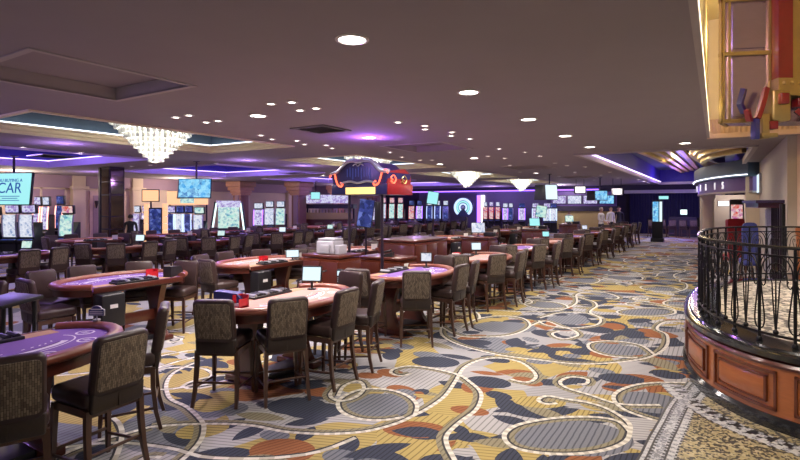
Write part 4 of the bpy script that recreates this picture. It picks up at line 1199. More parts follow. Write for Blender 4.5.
# neon pit sign on two poles
sg = thing('neon_pit_sign', 'ornate dark blue neon sign with red scrolls standing over the pit', 'sign', (-5.62, 7.75, 0), 0)
for px in (-.33, .42):
    mb = MB(); mb.tube([(px, .02, 0), (px, .02, 2.2)], .028, 10); mb.lathe([(.09, 0), (.09, .015), (.03, .03)], 14, 0, (px, .02, 0)); mb.build('pole', ['pole_dark'], sg)
X0, X1, YF, YB = -.64, .62, -.13, .75
mb = MB(); mb.box(((X0 + X1) / 2, (YF + YB) / 2, 2.27), (X1 - X0 + .02, YB - YF, .20), b=.02); mb.build('base_box', ['sign_navy'], sg)
mb = MB(); mb.box((X1 + .012, (YF + YB) / 2, 2.27), (.02, YB - YF, .20), b=.005); mb.build('end_plate', ['sign_crimson'], sg)
mb = MB(); mb.box((.04, YF - .012, 2.245), (.66, .02, .125)); mb.build('lit_panel', ['sign_yellow'], sg)
mid = (X0 + X1) / 2
crown = smooth_path([(X0 - .02, 2.57), (X0 + .14, 2.60), (X0 + .25, 2.69), (X0 + .36, 2.77), (mid - .12, 2.79), (mid, 2.765), (mid + .12, 2.79), (X1 - .36, 2.77), (X1 - .25, 2.69), (X1 - .14, 2.60), (X1 + .02, 2.57)], 6)
body = [(X0 + .04, 2.36)] + [(x, z) for x, z in crown] + [(X1 - .04, 2.36)]
R4 = Matrix.Translation((0, YF + .06, 0)) @ Matrix.Rotation(PI / 2, 4, 'X')
mb = MB(); mb.prism(body, -.76, .05, 0, R4); mb.build('face', ['sign_navy'], sg)
def neon(pts, r, m_, name, y=YF - .01):
    mb = MB(); mb.tube([(x, y, z) for x, z in smooth_path(pts, 6)], r, 6); return mb.build(name, [m_], sg, 60)
mb = MB(); mb.tube([(x, YF - .01, z + .005) for x, z in crown], .028, 6); mb.build('silver_crest', ['sign_silver'], sg, 60)
mb = MB(); mb.tube([(x, YF + .04, z + .03) for x, z in crown[10:]] , .035, 6); mb.build('silver_crest', ['sign_silver'], sg, 60)
neon([(X0 + .02, 2.60), (X0 + .16, 2.64), (X0 + .27, 2.73), (X0 + .38, 2.80), (mid - .12, 2.82)], .010, 'neon_ice', 'neon_tube')
neon([(mid + .12, 2.82), (X1 - .38, 2.80), (X1 - .27, 2.73), (X1 - .16, 2.64), (X1 - .02, 2.60)], .012, 'neon_ice', 'neon_tube')
neon([(X0 - .04, 2.50), (X0 + .0, 2.58), (X0 + .08, 2.56), (X0 + .11, 2.46), (X0 + .16, 2.36), (X0 + .24, 2.33), (X0 + .27, 2.38), (X0 + .22, 2.40)], .017, 'neon_red', 'neon_scroll')
neon([(X1 + .03, 2.55), (X1 - .0, 2.61), (X1 - .09, 2.58), (X1 - .13, 2.47), (X1 - .18, 2.37), (X1 - .26, 2.34), (X1 - .28, 2.39), (X1 - .23, 2.42)], .017, 'neon_red', 'neon_scroll')
for k in range(9):
    x = mid - .26 + k * .065
    mb = MB(); mb.box((x, YF + .004, 2.58 + .02 * math.sin(k * 2.1)), (.010, .014, .15 + .03 * (k % 3))); mb.build('dim_stroke', ['neon_blue'], sg)
neon([(mid - .12, 2.71), (mid - .06, 2.74), (mid - .0, 2.70), (mid + .06, 2.74), (mid + .12, 2.71)], .012, 'sign_silver', 'ornament')
neon([(X0 + .22, 2.385), (mid - .2, 2.42), (mid, 2.39), (mid + .2, 2.42), (X1 - .22, 2.385)], .022, 'sign_silver', 'ornament')
for k in range(2):   # red scrolls on the end that faces the aisle
    mb = MB(); yy = YF + .14 + .38 * k
    mb.tube([(X1 + .0, y, z) for y, z in smooth_path([(yy, 2.42), (yy + .1, 2.38), (yy + .17, 2.46), (yy + .08, 2.53), (yy + .0, 2.48), (yy + .06, 2.44)], 5)], .014, 6); mb.build('end_scroll', ['neon_red' if k == 0 else 'brass'], sg, 60)
mb = MB(); mb.prism([(YF + .02, 2.36), (YB - .02, 2.36), (YB - .02, 2.56), (YB - .25, 2.66), (YF + .1, 2.60)], X1 - .05, X1 - .01, 0, Matrix(((0, 0, 1, 0), (1, 0, 0, 0), (0, 1, 0, 0), (0, 0, 0, 1)))); mb.build('end_panel', ['sign_crimson'], sg)

def pole_monitor(label, x, y, h, rz, w_=.30, hh=.34, scr='screen_cyan', double=False):
    t = thing('pole_monitor', label, 'screen', (x, y, 0), rz)
    mb = MB(); mb.tube([(0, 0, 0), (0, 0, h + .1)], .022, 8); mb.lathe([(.14, 0), (.14, .015), (.03, .03)], 16); mb.build('pole', ['pole_dark'], t)
    R = Matrix.Rotation(.14, 3, 'Y')
    mb = MB(); mb.box((0, -.05, h), (w_, .05, hh), R=R, b=.008); mb.build('bezel', ['plastic_black'], t)
    mb = MB(); mb.box((0, -.078, h), (w_ - .03, .008, hh - .03), R=R); mb.build('screen', [scr], t)
    if double:
        mb = MB(); mb.box((w_ * .8, -.02, h - .05), (w_ * .5, .05, hh * .95), R=Matrix.Rotation(.7, 3, 'Z'), b=.008); mb.build('second_screen', ['plastic_black'], t)
    return t
pole_monitor('pale cyan tilted monitor on a thin black pole behind the long counter', *onz(433, 13.4), 2.16, .4)
pole_monitor('dark twin monitor on a pole below the neon sign', *onz(366, 11.2), 1.80, .5, .34, .62, 'game_dark', True)
pole_monitor('teal-lit monitor on a low pole among the far tables', *onz(541, 20.5), 1.70, .4, .42, .48, 'game_teal')

# ------------------------------------------------------------------ ceiling lamps
def in_hole(x, y, g=.1):
    return any(h[0] - g < x < h[1] + g and h[2] - g < y < h[3] + g for h in C1 + C2 + SQ + [HR, TRAY])
LM = {}
def downlight(x, y, big, label, group, lens='lamp_lens', power=None, col=(1.0, .90, .80), z=CEIL, light=True):
    r = .105 if big else .045
    key = (big, lens)
    t = thing('downlight', label, 'ceiling lamp', (x, y, z), 0, group)
    if key not in LM:
        a = MB(); a.lathe([(r, .004), (r + .03, .004), (r + .03, -.008), (r + .005, -.012), (r, -.004)], 24, cap=False)
        b = MB(); b.lathe([(.001, -.004), (r, -.004), (r, .004), (.001, .004)], 24, cap=False)
        LM[key] = (a.mesh('trim_ring', ['lamp_ring']), b.mesh('lens', [lens]))
    for nm, me in zip(('trim_ring', 'lens'), LM[key]):
        o = bpy.data.objects.new(nm, me); COL.objects.link(o); o.parent = t
    if light: spot('lamp', (x, y, z - .03), power or (K_BIG if big else K_SMALL), col, 155, .8, r)
    return t
for k in range(9):
    downlight(-2.44, 3.22 + 2.23 * k if k < 5 else 3.22 + 2.23 * k, True, 'large round downlight, %s in the line of lamps running along the aisle' % ORD[k], 'large downlights along the aisle') if not in_hole(-2.44, 3.22 + 2.23 * k) else None
BIGS = [(258, 115.5), (108, 159), (246, 169), (301, 174), (323, 175.5), (685, 143), (474, 158), (440, 164), (536, 173)]
for i, p in enumerate(BIGS):
    x, y = at(p[0], p[1], CEIL)
    if not in_hole(x, y) and y < 37.5: downlight(x, y, True, 'large round downlight set among the small ones in the mauve ceiling', 'scattered large downlights')
SMALLS = [(176, 117), (189, 115), (206, 122), (218, 120.5), (271, 103.5), (292, 102), (300, 110), (316, 108), (261, 135), (272, 139), (297, 140.5), (304, 144), (326, 145), (332, 148),
          (23, 147), (23, 158), (54, 150), (81, 152), (78, 161), (99, 163), (216, 163), (233, 164.5), (224, 172), (236, 172.5), (249, 173.5), (278, 168.5), (290, 169.7),
          (398, 122), (425, 125.5), (425, 129), (452, 132), (451, 135.5), (470, 138.6), (499, 148.6), (402, 157), (432, 160), (510, 165), (555, 163), (567, 165.5), (559, 176), (585, 166.7), (601, 175), (594, 180), (420, 160), (455, 170), (540, 156), (525, 152), (520, 172), (575, 172), (488, 156), (505, 158), (610, 172), (618, 178), (545, 178), (480, 172), (390, 152), (370, 172), (395, 176), (410, 178), (350, 178), (265, 178), (150, 165), (132, 166), (60, 163), (400, 168)]
for i, p in enumerate(SMALLS):
    x, y = at(p[0], p[1], CEIL)
    if not in_hole(x, y) and -25 < x < 1 and y < 38:
        downlight(x, y, False, 'small round white downlight in the mauve ceiling', 'small ceiling downlights', col=(1.0, .88, .86))
x, y = at(369, 137.5, CEIL)
downlight(x, y, True, 'bright violet-haloed lamp in the ceiling above the neon sign', None, 'lamp_lens_violet', 30, (.7, .4, 1.0))
point('violet_glow', (x, y, CEIL - .22), 26, (.50, .18, 1.0), .08)
for i, (px, py, z) in enumerate([(644, 186, 3.2), (649, 187, 3.2), (653, 188, 3.2)]):
    x, y = -3.5, 30 + 2.2 * i; downlight(x, y, True, 'bright stage downlight, %s of three close together at the far end of the aisle' % ORD[i], 'stage lamps at the far end', light=i == 1) if not in_hole(x, y) else None
for i, (px, py) in enumerate([(659, 150.5), (663, 154), (680, 168.5), (709, 147), (710, 152), (690, 171), (672, 172)]):
    x, y = at(px, py, CEIL + .9)
    if TRAY[0] + .2 < x < TRAY[1] - .2 and y < 36.5: downlight(x, y, i == 2, 'small lamp in the raised slate ceiling among the gold ribs' if i != 2 else 'brightest lamp in the raised slate ceiling between the gold ribs', 'lamps in the raised ceiling' if i != 2 else None, z=CEIL + .9, power=70)
for (x, y) in ((-1.6, 17.5), (-.9, 21), (-1.6, 26)):
    point('tray_fill', (x, y, CEIL + .45), 22, (1.0, .80, .45), .1)  # added warm points to brighten the gold ribs, no fixtures
for i, (x, y) in enumerate([(-1.2, 17), (-1.2, 23), (-1.4, 29), (-1.2, 34)]):
    spot('lamp', (x, y, CEIL + .8), 160, (1.0, .90, .78), 150, .7, .12)
for i, (px, py, w_) in enumerate([(321, 129, .75), (53, 156, .9), (294, 173, .9)]):
    x, y = at(px, py, CEIL)
    t = thing('ceiling_vent', ['square dark ceiling vent above the pit', 'square lit ceiling vent over the far left tables', 'square ceiling vent before the purple cove'][i], 'vent', (x, y, CEIL))
    mb = MB(); r = [(-w_ / 2, -w_ / 2), (w_ / 2, -w_ / 2), (w_ / 2, w_ / 2), (-w_ / 2, w_ / 2)]
    mb.sweep(r, [(0, -.02), (.07, -.02), (.07, .005), (0, .005)], closed=True); mb.build('frame', ['vent_metal'], t)
    mb = MB(); mb.box((0, 0, .0), (w_ - .1, w_ - .1, .004)); mb.build('backing', ['black_void'], t)
    mb = MB()
    for k in range(7): mb.box((0, -w_ / 2 + .1 + k * (w_ - .2) / 6, -.012), (w_ - .14, .03, .006), R=Matrix.Rotation(.5, 3, 'X'))
    mb.build('grille', ['vent_metal'], t)

# ------------------------------------------------------------------ chandeliers
def chandelier_proto():
    t = thing('chandelier', 'x', 'chandelier', (0, 0, 0))
    rows = 9
    for k in range(rows):
        r = .80 * (1 - k / rows) + .03; z = .62 - k * .098
        mb = MB(); n = max(5, int(2 * PI * r / .10))
        rr = random.Random(k)
        for j in range(n):
            a = 2 * PI * (j + .5 * (k % 2)) / n
            l = .105 + rr.uniform(-.008, .008)
            mb.tube([(r * math.cos(a), r * math.sin(a), z), (r * math.cos(a), r * math.sin(a), z - l)], .044, 8, 0 if rr.random() < .55 else 1)
        mb.build('crystal_fringe', ['crystal', 'crystal_dim'], t, 30, fix=False)
        mb = MB(); mb.lathe([(r + .01, z + .012), (r + .01, z - .006), (r - .03, z - .006), (r - .03, z + .012)], 32, cap=False); mb.build('tier_ring', ['chrome'], t)
    mb = MB(); mb.lathe([(.84, .62), (.84, .66), (.05, .70), (.05, 1.2)], 36); mb.build('canopy_plate', ['chrome'], t)
    return t
CH = chandelier_proto()
CHL = ['crystal stepped chandelier, the largest and nearest, in the teal ceiling recess', 'crystal chandelier partly hidden behind the neon sign', 'crystal chandelier hanging over the far wheel machine', 'smallest crystal chandelier, last of the line over the far tables']
for k in range(4):
    loc = (-9.42, 5.85 + PER * k, 2.99)
    if k == 0: loc = (-9.30, 5.96, 3.06); CH.location = loc; CH.scale = (.93, .93, .9); CH['label'] = CHL[0]; CH['group'] = 'crystal chandeliers'
    else: dup(CH, loc, 0, CHL[k], 'crystal chandeliers')
    point('chandelier_lamp', (loc[0], loc[1], 3.28), K_CHAND, (1.0, .96, .86), .3)

# ------------------------------------------------------------------ columns of the room
mc = MB(); x, y = onz(113, 18.0)
mc.box((x, y, 1.65), (.52, .52, 3.3)); c = struct('column', mc, ['pole_dark'])
for (dx, dy, sx, sy) in ((0, -.265, .44, .02), (.265, 0, .02, .44)):
    for z0, z1 in ((.1, 1.1), (1.14, 1.55), (1.59, 2.3), (2.34, 2.75), (2.79, 3.2)):
        mb = MB(); mb.box((x + dx, y + dy, (z0 + z1) / 2), (sx, sy, z1 - z0)); mb.build('panel', ['bronze_mirror'], c)
mb = MB(); mb.box((x - .62, y - .1, 1.65), (.10, .10, 3.3)); mb.build('side_post', ['pole_dark'], c)
mb = MB(); mb.box((x - .45, y - .1, 2.2), (.28, .03, 2.2)); mb.build('side_mirror', ['bronze_mirror'], c)
def wood_pillar(px, z, wd=.62):
    x, y = onz(px, z); mb = MB()
    mb.box((x, y, 1.4), (wd, wd, 2.8), b=.03); mb.box((x, y, .1), (wd + .16, wd + .16, .2), b=.02)
    c = struct('pillar', mb, ['pillar_wood'])
    k = MB()
    for g, z0, z1 in ((wd * .62, 2.50, 2.62), (wd * .70, 2.62, 2.78), (wd * .86, 2.78, 3.00), (wd * .98, 3.00, 3.295)):
        k.box((x, y, (z0 + z1) / 2), (g * 2, g * 2, z1 - z0), b=.03)
    k.build('capital', ['capital_wood'], c)
    k = MB(); k.box((x + .05, y - wd / 2 - .03, 1.5), (wd * .5, .06, 2.2)); k.build('front_panel', ['wall_mauve'], c)
    return c
wood_pillar(299, 30); wood_pillar(241, 29.6); wood_pillar(338, 36); wood_pillar(372, 41)
for i, y in enumerate((2.5, 6.2, 9.3, 12.2, 15.0, 18.5, 22, 26)):
    mb = MB(); mb.box((-25.1, y, 1.65), (.36, .55, 3.3), b=.02); mb.box((-25.0, y, 2.75), (.4, .75, .14), b=.02)
    struct('pilaster_column', mb, ['wall_cream'])
mb = MB(); mb.box((-25.15, 18, 3.02), (.24, 40, .56)); struct('wall_frieze', mb, ['wall_mauve'])
mb = MB(); mb.box((-25.16, 13.6, 1.3), (.12, 1.7, 2.6)); d = struct('door_2', mb, ['pink_stone'])
mb = MB()
for k in (-.42, .42): mb.box((-25.09, 13.6 + k, 1.3), (.03, .6, 2.2), b=.01)
mb.build('door_panel', ['wall_mauve'], d)
sco = thing('wall_sconce', 'slim dark wall sconce beside the pink doors on the far wall', 'lamp', (-25.0, 13.0, 2.1))
mb = MB(); mb.lathe([(.02, -.3), (.09, 0), (.09, .05), (.06, .06)], 12); mb.build('shade', ['pole_dark'], sco)
mb = MB(); mb.box((-.06, 0, -.1), (.08, .1, .3)); mb.build('bracket', ['brass'], sco)
for i, y in enumerate((4.4, 7.8, 10.7)):
    mb = MB(); mb.box((-25.17, y, 1.95), (.1, 2.0, 1.5)); wn = struct('window_%d' % (i + 1), mb, ['lit_green_white' if i == 1 else 'wall_mauve'])
    mb = MB()
    for k in (-1, 0, 1): mb.box((-25.1, y + k, 1.95), (.05, .08, 1.6))
    mb.box((-25.1, y, 1.2), (.05, 2.1, .08)); mb.box((-25.1, y, 2.7), (.05, 2.1, .08)); mb.build('window_frame', ['wall_cream'], wn)

# ------------------------------------------------------------------ slot machines (front is local -y)
def slot(name, label, x, y, rz, main, top, trimm, wd=.62, h=2.0, style=0, group=None):
    t = thing(name, label, 'slot machine', (x, y, 0), rz, group)
    mb = MB(); mb.prism([(-.28, 0), (.26, 0), (.26, h * .66), (.20, h * .66), (-.18, h * .42), (-.20, h * .36), (-.34, h * .345), (-.34, h * .31), (-.28, h * .28)], -wd / 2, wd / 2, 0, Matrix(((0, 0, 1, 0), (1, 0, 0, 0), (0, 1, 0, 0), (0, 0, 0, 1)))); mb.build('cabinet', ['plastic_black'], t)
    mb = MB(); mb.box((0, -.27, h * .355), (wd * .84, .14, .03), b=.008); mb.build('button_deck', ['game_dark' if style else 'plastic_grey'], t)
    # main screen: a bulging portrait display
    n = 8; m2 = MB()
    zs = [h * .40 + (h * .40) * k / n for k in range(n + 1)]
    pts = [(-.19 - .05 * math.sin(PI * k / n * .8) + (.10 * (k / n) if style != 2 else 0), zs[k]) for k in range(n + 1)]
    prof = pts + [(p[0] + .05, p[1]) for p in pts[::-1]]
    m2.prism(prof, -wd * .42, wd * .42, 0, Matrix(((0, 0, 1, 0), (1, 0, 0, 0), (0, 1, 0, 0), (0, 0, 0, 1)))); m2.build('main_screen', [main], t, 50)
    for sx in (-1, 1):
        m2 = MB(); m2.tube([(sx * wd * .46, p[0] - .01, p[1]) for p in pts], .028, 6); m2.build('side_trim', [trimm], t)
    m2 = MB(); m2.box((0, -.02, h * .90), (wd * (.98 if style != 1 else .8), .16, h * .17), R=Matrix.Rotation(.1, 3, 'X'), b=.03); o = m2.build('topper', ['plastic_black'], t)
    m2 = MB(); m2.box((0, -.104, h * .905), (wd * (.86 if style != 1 else .7), .015, h * .13), R=Matrix.Rotation(.1, 3, 'X')); m2.build('topper_screen', [top], o)
    return t
G = 'slot machines along the far walls'
SL_ = [(-6, 18.5, 'game_ice', 'game_red', 'neon_ice', .55, 1.95, 0), (14, 18.6, 'game_ice', 'game_violet', 'plastic_grey', .54, 2.02, 2), (30.5, 18.6, 'game_ice', 'game_violet', 'plastic_grey', .54, 2.02, 2), (39, 21.4, 'game_violet', 'game_violet', 'neon_pink', .28, 2.35, 0), (47.5, 21.4, 'game_violet', 'game_ice', 'neon_pink', .28, 2.35, 0),
       (61.5, 22.2, 'game_dark', 'game_dark', 'neon_pink', .34, 2.40, 0), (69, 19.4, 'game_teal', 'game_red', 'plastic_white', .56, 1.98, 1),
       (138, 23.5, 'game_violet', 'game_ice', 'plastic_white', .34, 1.95, 1), (146, 24.5, 'game_violet', 'game_violet', 'plastic_white', .34, 1.95, 1),
       (172.5, 22.5, 'game_dark', 'game_violet', 'neon_ice', .34, 1.95, 2), (181, 22.5, 'game_ice', 'game_dark', 'neon_ice', .34, 1.95, 2), (189.5, 22.5, 'game_dark', 'game_dark', 'neon_ice', .34, 1.95, 2), (200, 22.5, 'game_ice', 'game_teal', 'plastic_grey', .46, 1.9, 2),
       (259, 28, 'game_violet', 'game_ice', 'neon_violet', .52, 2.1, 0), (270, 28, 'game_ice', 'game_ice', 'plastic_white', .56, 2.2, 1), (281, 28, 'game_teal', 'game_ice', 'plastic_white', .56, 2.2, 1),
       (376, 36, 'game_violet', 'game_ice', 'neon_violet', .46, 2.2, 0), (384, 36, 'game_ice', 'game_red', 'plastic_red', .46, 2.5, 1), (392.5, 36, 'game_teal', 'game_red', 'plastic_red', .46, 2.5, 1), (401, 36, 'game_teal', 'game_red', 'plastic_red', .46, 2.5, 1), (412, 37, 'game_red', 'game_dark', 'plastic_red', .46, 2.3, 1), (420, 38, 'game_violet', 'game_dark', 'neon_violet', .46, 2.3, 1), (430, 38, 'game_dark', 'game_ice', 'neon_ice', .46, 2.3, 1), (438, 38, 'game_dark', 'game_ice', 'neon_ice', .46, 2.3, 1), (446, 38, 'game_dark', 'game_ice', 'plastic_white', .46, 2.3, 1),
       (485.5, 38.5, 'game_red', 'game_ice', 'plastic_red', .36, 2.2, 1), (491.5, 38.5, 'game_red', 'game_violet', 'plastic_red', .36, 2.2, 1), (498, 38.5, 'game_red', 'game_ice', 'plastic_red', .36, 2.2, 1), (505.5, 38, 'game_violet', 'game_ice', 'neon_violet', .36, 2.1, 0), (511, 38, 'game_dark', 'game_ice', 'plastic_white', .36, 2.1, 1), (522, 37.5, 'game_violet', 'game_dark', 'neon_violet', .46, 2.1, 0), (535.5, 36.5, 'game_violet', 'game_violet', 'neon_ice', .46, 2.1, 0), (547, 35.5, 'game_ice', 'game_violet', 'neon_ice', .46, 2.1, 2), (553.5, 35.5, 'game_ice', 'game_dark', 'neon_ice', .46, 2.1, 2)]
names = {'game_ice': 'pale icy', 'game_violet': 'violet', 'game_red': 'red', 'game_teal': 'teal', 'game_dark': 'dark blue'}
segm = [(10, 'the left wall bank'), (17, 'the bank behind the mirrored column'), (26, 'the bank past the wooden pillars'), (99, 'the violet back wall bank')]
for i, (px, z, ms, ts, tr, wd, h, st) in enumerate(SL_):
    x, y = onz(px, z)
    where = 'far left wall beside the cyan screen' if i < 7 else 'wall behind the mirrored column' if i < 13 else 'stretch between the wooden pillars' if i < 16 else 'back wall left of the wheel' if i < 25 else 'back wall under the violet strip'
    where = where.replace('far left', 'cream side').replace('left of the wheel', 'before the wheel')
    j = i if i < 7 else i - 7 if i < 13 else i - 13 if i < 16 else i - 16 if i < 25 else i - 25
    slot('slot_machine', '%s-screened slot machine, %s along the %s' % (names[ms], ORD[j], where), x, y, PHI if i < 16 else .25, ms, ts, tr, wd, h, st, G)

# wide machine with slanted lit sides, orange lit kiosk, wheel machine
x, y = onz(229, 23.5)
t = thing('wide_game_machine', 'wide pale green game machine with slanted glowing side bars', 'game machine', (x, y, 0), .75)
mb = MB(); mb.box((0, 0, .45), (1.1, .7, .9), b=.03); mb.build('base', ['plastic_black'], t)
mb = MB(); mb.box((0, -.1, 1.35), (.92, .12, 1.0), b=.02); mb.build('screen', ['game_teal'], t)
mb = MB(); mb.box((0, -.1, 2.0), (1.05, .2, .30), b=.02); mb.build('header', ['game_violet'], t)
for sx in (-1, 1):
    mb = MB(); mb.tube([(sx * .74, -.3, .45), (sx * .52, -.14, 2.05)], .05, 4); mb.build('light_bar', ['lit_green_white'], t)
    mb = MB(); mb.tube([(sx * .82, -.26, .4), (sx * .58, -.08, 2.1)], .06, 4); mb.build('side_fin', ['plastic_black'], t)
x, y = onz(155.5, 20.4)
t = thing('lit_kiosk', 'kiosk with dark blue screen between two glowing orange-white posts', 'kiosk', (x, y, 0), .75)
for k, sx in enumerate((-.33, .36)):
    mb = MB()
    for j in range(7): mb.box((sx, 0, .30 + j * .265), (.17, .17, .25), b=.01)
    mb.build('lit_post', ['lit_orange'], t)
mb = MB(); mb.box((0, 0, 1.25), (.50, .08, 1.2), b=.01); mb.build('screen_case', ['plastic_black'], t)
mb = MB(); mb.box((0, -.045, 1.3), (.42, .01, 1.0)); mb.build('screen', ['game_dark'], t)
mb = MB(); mb.box((0, 0, .32), (.6, .3, .64), b=.01); mb.build('base', ['mahogany'], t)
x, y = onz(183, 22.8)
t = thing('bank_header', 'wide glowing orange-white header box above the slot bank', 'sign', (x - .25, y + .35, 0), .75)
mb = MB(); mb.box((0, .30, 2.28), (1.75, .25, .62), b=.02); mb.build('box', ['lit_orange'], t)
mb = MB(); mb.box((0, .165, 2.25), (.6, .02, .42)); mb.build('screen', ['game_teal'], t)
for sx in (-.8, .8):
    mb = MB(); mb.tube([(sx, .42, 0), (sx, .42, 2.0)], .04, 8); mb.build('post', ['pole_dark'], t)
x, y = onz(138, 24.8)
t = thing('bank_header', 'orange picture board above the machines behind the mirrored column', 'sign', (x, y + .6, 0), .75)
mb = MB(); mb.box((0, .2, 2.42), (.82, .10, .62), b=.01); mb.build('frame', ['plastic_black'], t)
mb = MB(); mb.box((0, .14, 2.42), (.74, .02, .54)); mb.build('picture', ['lit_orange'], t)
mb = MB(); mb.tube([(0, .24, 0), (0, .24, 2.12)], .04, 8); mb.build('post', ['pole_dark'], t)
x, y = onz(463, 36.5)
t = thing('wheel_machine', 'round prize wheel with glowing pale blue rings before the violet back wall', 'wheel', (x, y, 0), .12)
for r, w_, m_ in ((.60, .09, 'neon_ice'), (.42, .07, 'screen_cyan'), (.25, .06, 'neon_ice')):
    mb = MB(); mb.tube([(r * math.cos(a), 0, 1.75 + r * math.sin(a)) for a in [PI * 1.28 - (PI * 1.56) * k / 28 for k in range(29)]], w_, 6); mb.build('glow_ring', [m_], t, 50)
mb = MB(); mb.lathe([(.74, -.04), (.74, .04), (.001, .04)], 36); o = mb.build('disc', ['sign_navy'], t); o.location = (0, .16, 1.75); o.rotation_euler = (PI / 2, 0, 0)
mb = MB(); mb.lathe([(.10, -.05), (.13, 0), (.08, .08), (.001, .10)], 16); o = mb.build('hub', ['plastic_white'], t); o.location = (0, -.02, 1.75); o.rotation_euler = (PI / 2, 0, 0)
mb = MB(); mb.box((0, .15, .55), (.5, .3, 1.1), b=.03); mb.box((0, .1, .06), (1.0, .6, .12), b=.02); mb.build('stand', ['plastic_black'], t)

# ------------------------------------------------------------------ back wall fittings
mb = MB(); mb.tube([(-24.5, 37.72, 3.02), (-7.0, 37.72, 3.02)], .05, 6); tag(mb.build('violet_light_strip', ['neon_violet']), 'long violet light strip under the ceiling of the back wall', 'lamp')
mb = MB(); mb.box((-14.5, 37.95, 1.5), (14, .3, 3.0)); struct('wall_back_panel', mb, ['wall_violet_grey'])
for i, px in enumerate((475.5, 481)):
    x, y = onz(px, 40)
    mb = MB(); mb.box((x, 37.72, 1.55), (.3 if i else .22, .12, 2.3)); tag(mb.build('light_column', ['neon_violet' if i == 0 else 'lit_white']), ['violet glowing column beside the prize wheel', 'white glowing column beside the prize wheel'][i], 'lamp')
# sports lounge: olive wall, black band, violet banner screens
mb = MB(); mb.box((-7.9, 36.9, .85), (4.4, .2, 1.3)); struct('wall_lounge', mb, ['wall_olive'])
mb = MB(); mb.box((-7.9, 36.8, 1.68), (4.7, .3, .36)); struct('wall_lounge_band', mb, ['wall_dark'])
mb = MB(); mb.box((-7.9, 37.0, 2.35), (4.4, .1, 1.0)); struct('wall_lounge_upper', mb, ['fascia_purple'])
for i in range(4):
    t = thing('banner_screen', 'violet and white banner screen, %s from the wheel side above the olive lounge wall' % ORD[i], 'screen', (-9.5 + i * 1.06, 36.918, 2.3), 0, 'banner screens of the lounge')
    mb = MB(); mb.box((0, 0, 0), (.98, .06, .62), b=.01); mb.build('bezel', ['plastic_black'], t)
    mb = MB(); mb.box((0, -.035, 0), (.9, .01, .54)); mb.build('screen', [('game_violet', 'game_ice', 'game_violet', 'screen_blue')[i]], t)
# bar behind the second pit
x, y = onz(329, 31)
t = thing('bar_counter', 'back bar with glowing yellow front and black canopy between the pillars', 'bar', (x, y, 0), .45)
mb = MB(); mb.box((0, 0, .55), (3.0, .6, 1.1)); mb.build('counter', ['mahogany'], t)
mb = MB(); mb.box((0, -.32, 1.28), (2.9, .05, .40)); mb.build('glow_front', ['wall_olive'], t)
mb = MB(); mb.box((0, .2, 1.06), (3.0, .5, .06)); mb.build('counter_top', ['granite_black'], t)
mb = MB(); mb.box((0, .1, 1.86), (3.2, 1.2, .26)); mb.build('canopy', ['plastic_black'], t)
for sx in (-1.45, 1.45):
    mb = MB(); mb.box((sx, .4, .95), (.1, .1, 1.9)); mb.build('post', ['pole_dark'], t)
mb = MB(); mb.box((0, -.5, 2.3), (2.9, .06, .5)); mb.build('lit_back', ['game_violet'], t)
mb = MB(); mb.box((0, .35, 1.44), (2.8, .3, .03)); mb.build('shelf', ['plastic_white'], t)
cs, sn_ = math.cos(.45), math.sin(.45)
for k in range(14):
    lx = -1.3 + k * .2; ly = .35
    b = MB(); b.lathe([(.035, 0), (.038, .02), (.038, .15), (.012, .20), (.012, .25), (.001, .255)], 8)
    o = b.build('bottle', [('glass_bottle', 'plastic_white', 'glass_bottle')[k % 3]], loc=(x + lx * cs - ly * sn_, y + lx * sn_ + ly * cs, 1.456))
    tag(o, 'small bottle on the back bar shelf under the black canopy', 'bottle', 'bottles on the back bar')

# ------------------------------------------------------------------ hanging screens and signs
def hang_tv(name, label, px, z, py0, py1, wd, rz, scr, top=CEIL, tilt=.12, twin=False):
    x, y = onz(px, z)
    hc = EYE - ((py0 + py1) / 2 - 204) * z / FPX; hh = (py1 - py0) * z / FPX
    t = thing(name, label, 'screen', (x, y, hc), rz)
    R = Matrix.Rotation(-tilt, 3, 'X')
    mb = MB(); mb.box((0, 0, 0), (wd, .07, hh), R=R, b=.015); mb.build('bezel', ['plastic_black'], t)
    mb = MB(); mb.box(tuple(R @ Vector((0, -.037, 0))), (wd - .05, .01, hh - .05), R=R); sc = mb.build('screen', [scr], t)
    mb = MB(); mb.tube([(0, .14, -.05), (0, .14, top - hc)], .03, 8); mb.lathe([(.10, top - hc - .02), (.10, top - hc), (.02, top - hc)], 14, 0, (0, .14, 0)); mb.build('pole', ['pole_dark'], t)
    mb = MB(); mb.box((0, .09, 0), (.2, .14, .16)); mb.build('mount', ['plastic_black'], t)
    if twin:
        mb = MB(); mb.box((-wd * .52, .42, 0), (wd * .85, .07, hh), R=Matrix.Rotation(-.95, 3, 'Z') @ R, b=.015); mb.build('twin_screen', ['plastic_black'], t)
    return t, hh, R
t, hh, R = hang_tv('hanging_screen', 'large cyan screen with the words BUYING A CAR hanging from a pole', 9, 13.6, 172.5, 205.5, 1.50, .35, 'screen_cyan', tilt=.10)
for body_, size, lx, lz, mt in (('ARE YOU BUYING A', .125, .46, .22, 'screen_text'), ('CAR', .40, .46, .01, 'screen_text')):
    o = text('lettering', body_, size, mt, t, tuple(R @ Vector((lx, -.045, lz))), (PI / 2 - .10, 0, 0), align='RIGHT')
for k, (ww, zz) in enumerate(((.62, -.20), (.5, -.255), (.62, -.31))):
    mb = MB(); mb.box(tuple(R @ Vector((.10, -.045, zz))), (ww, .004, .018), R=R); mb.build('fine_print', ['screen_text'], t)
hang_tv('hanging_screen', 'blue-lit screen with dark twin hanging before the slot bank', 195, 15.4, 178.5, 198.5, .98, .62, 'screen_blue', twin=True)
hang_tv('hanging_screen', 'white-lit screen with dark twin hanging over the far tables', 551, 22, 184.5, 200, .58, .75, 'screen_white', twin=True)
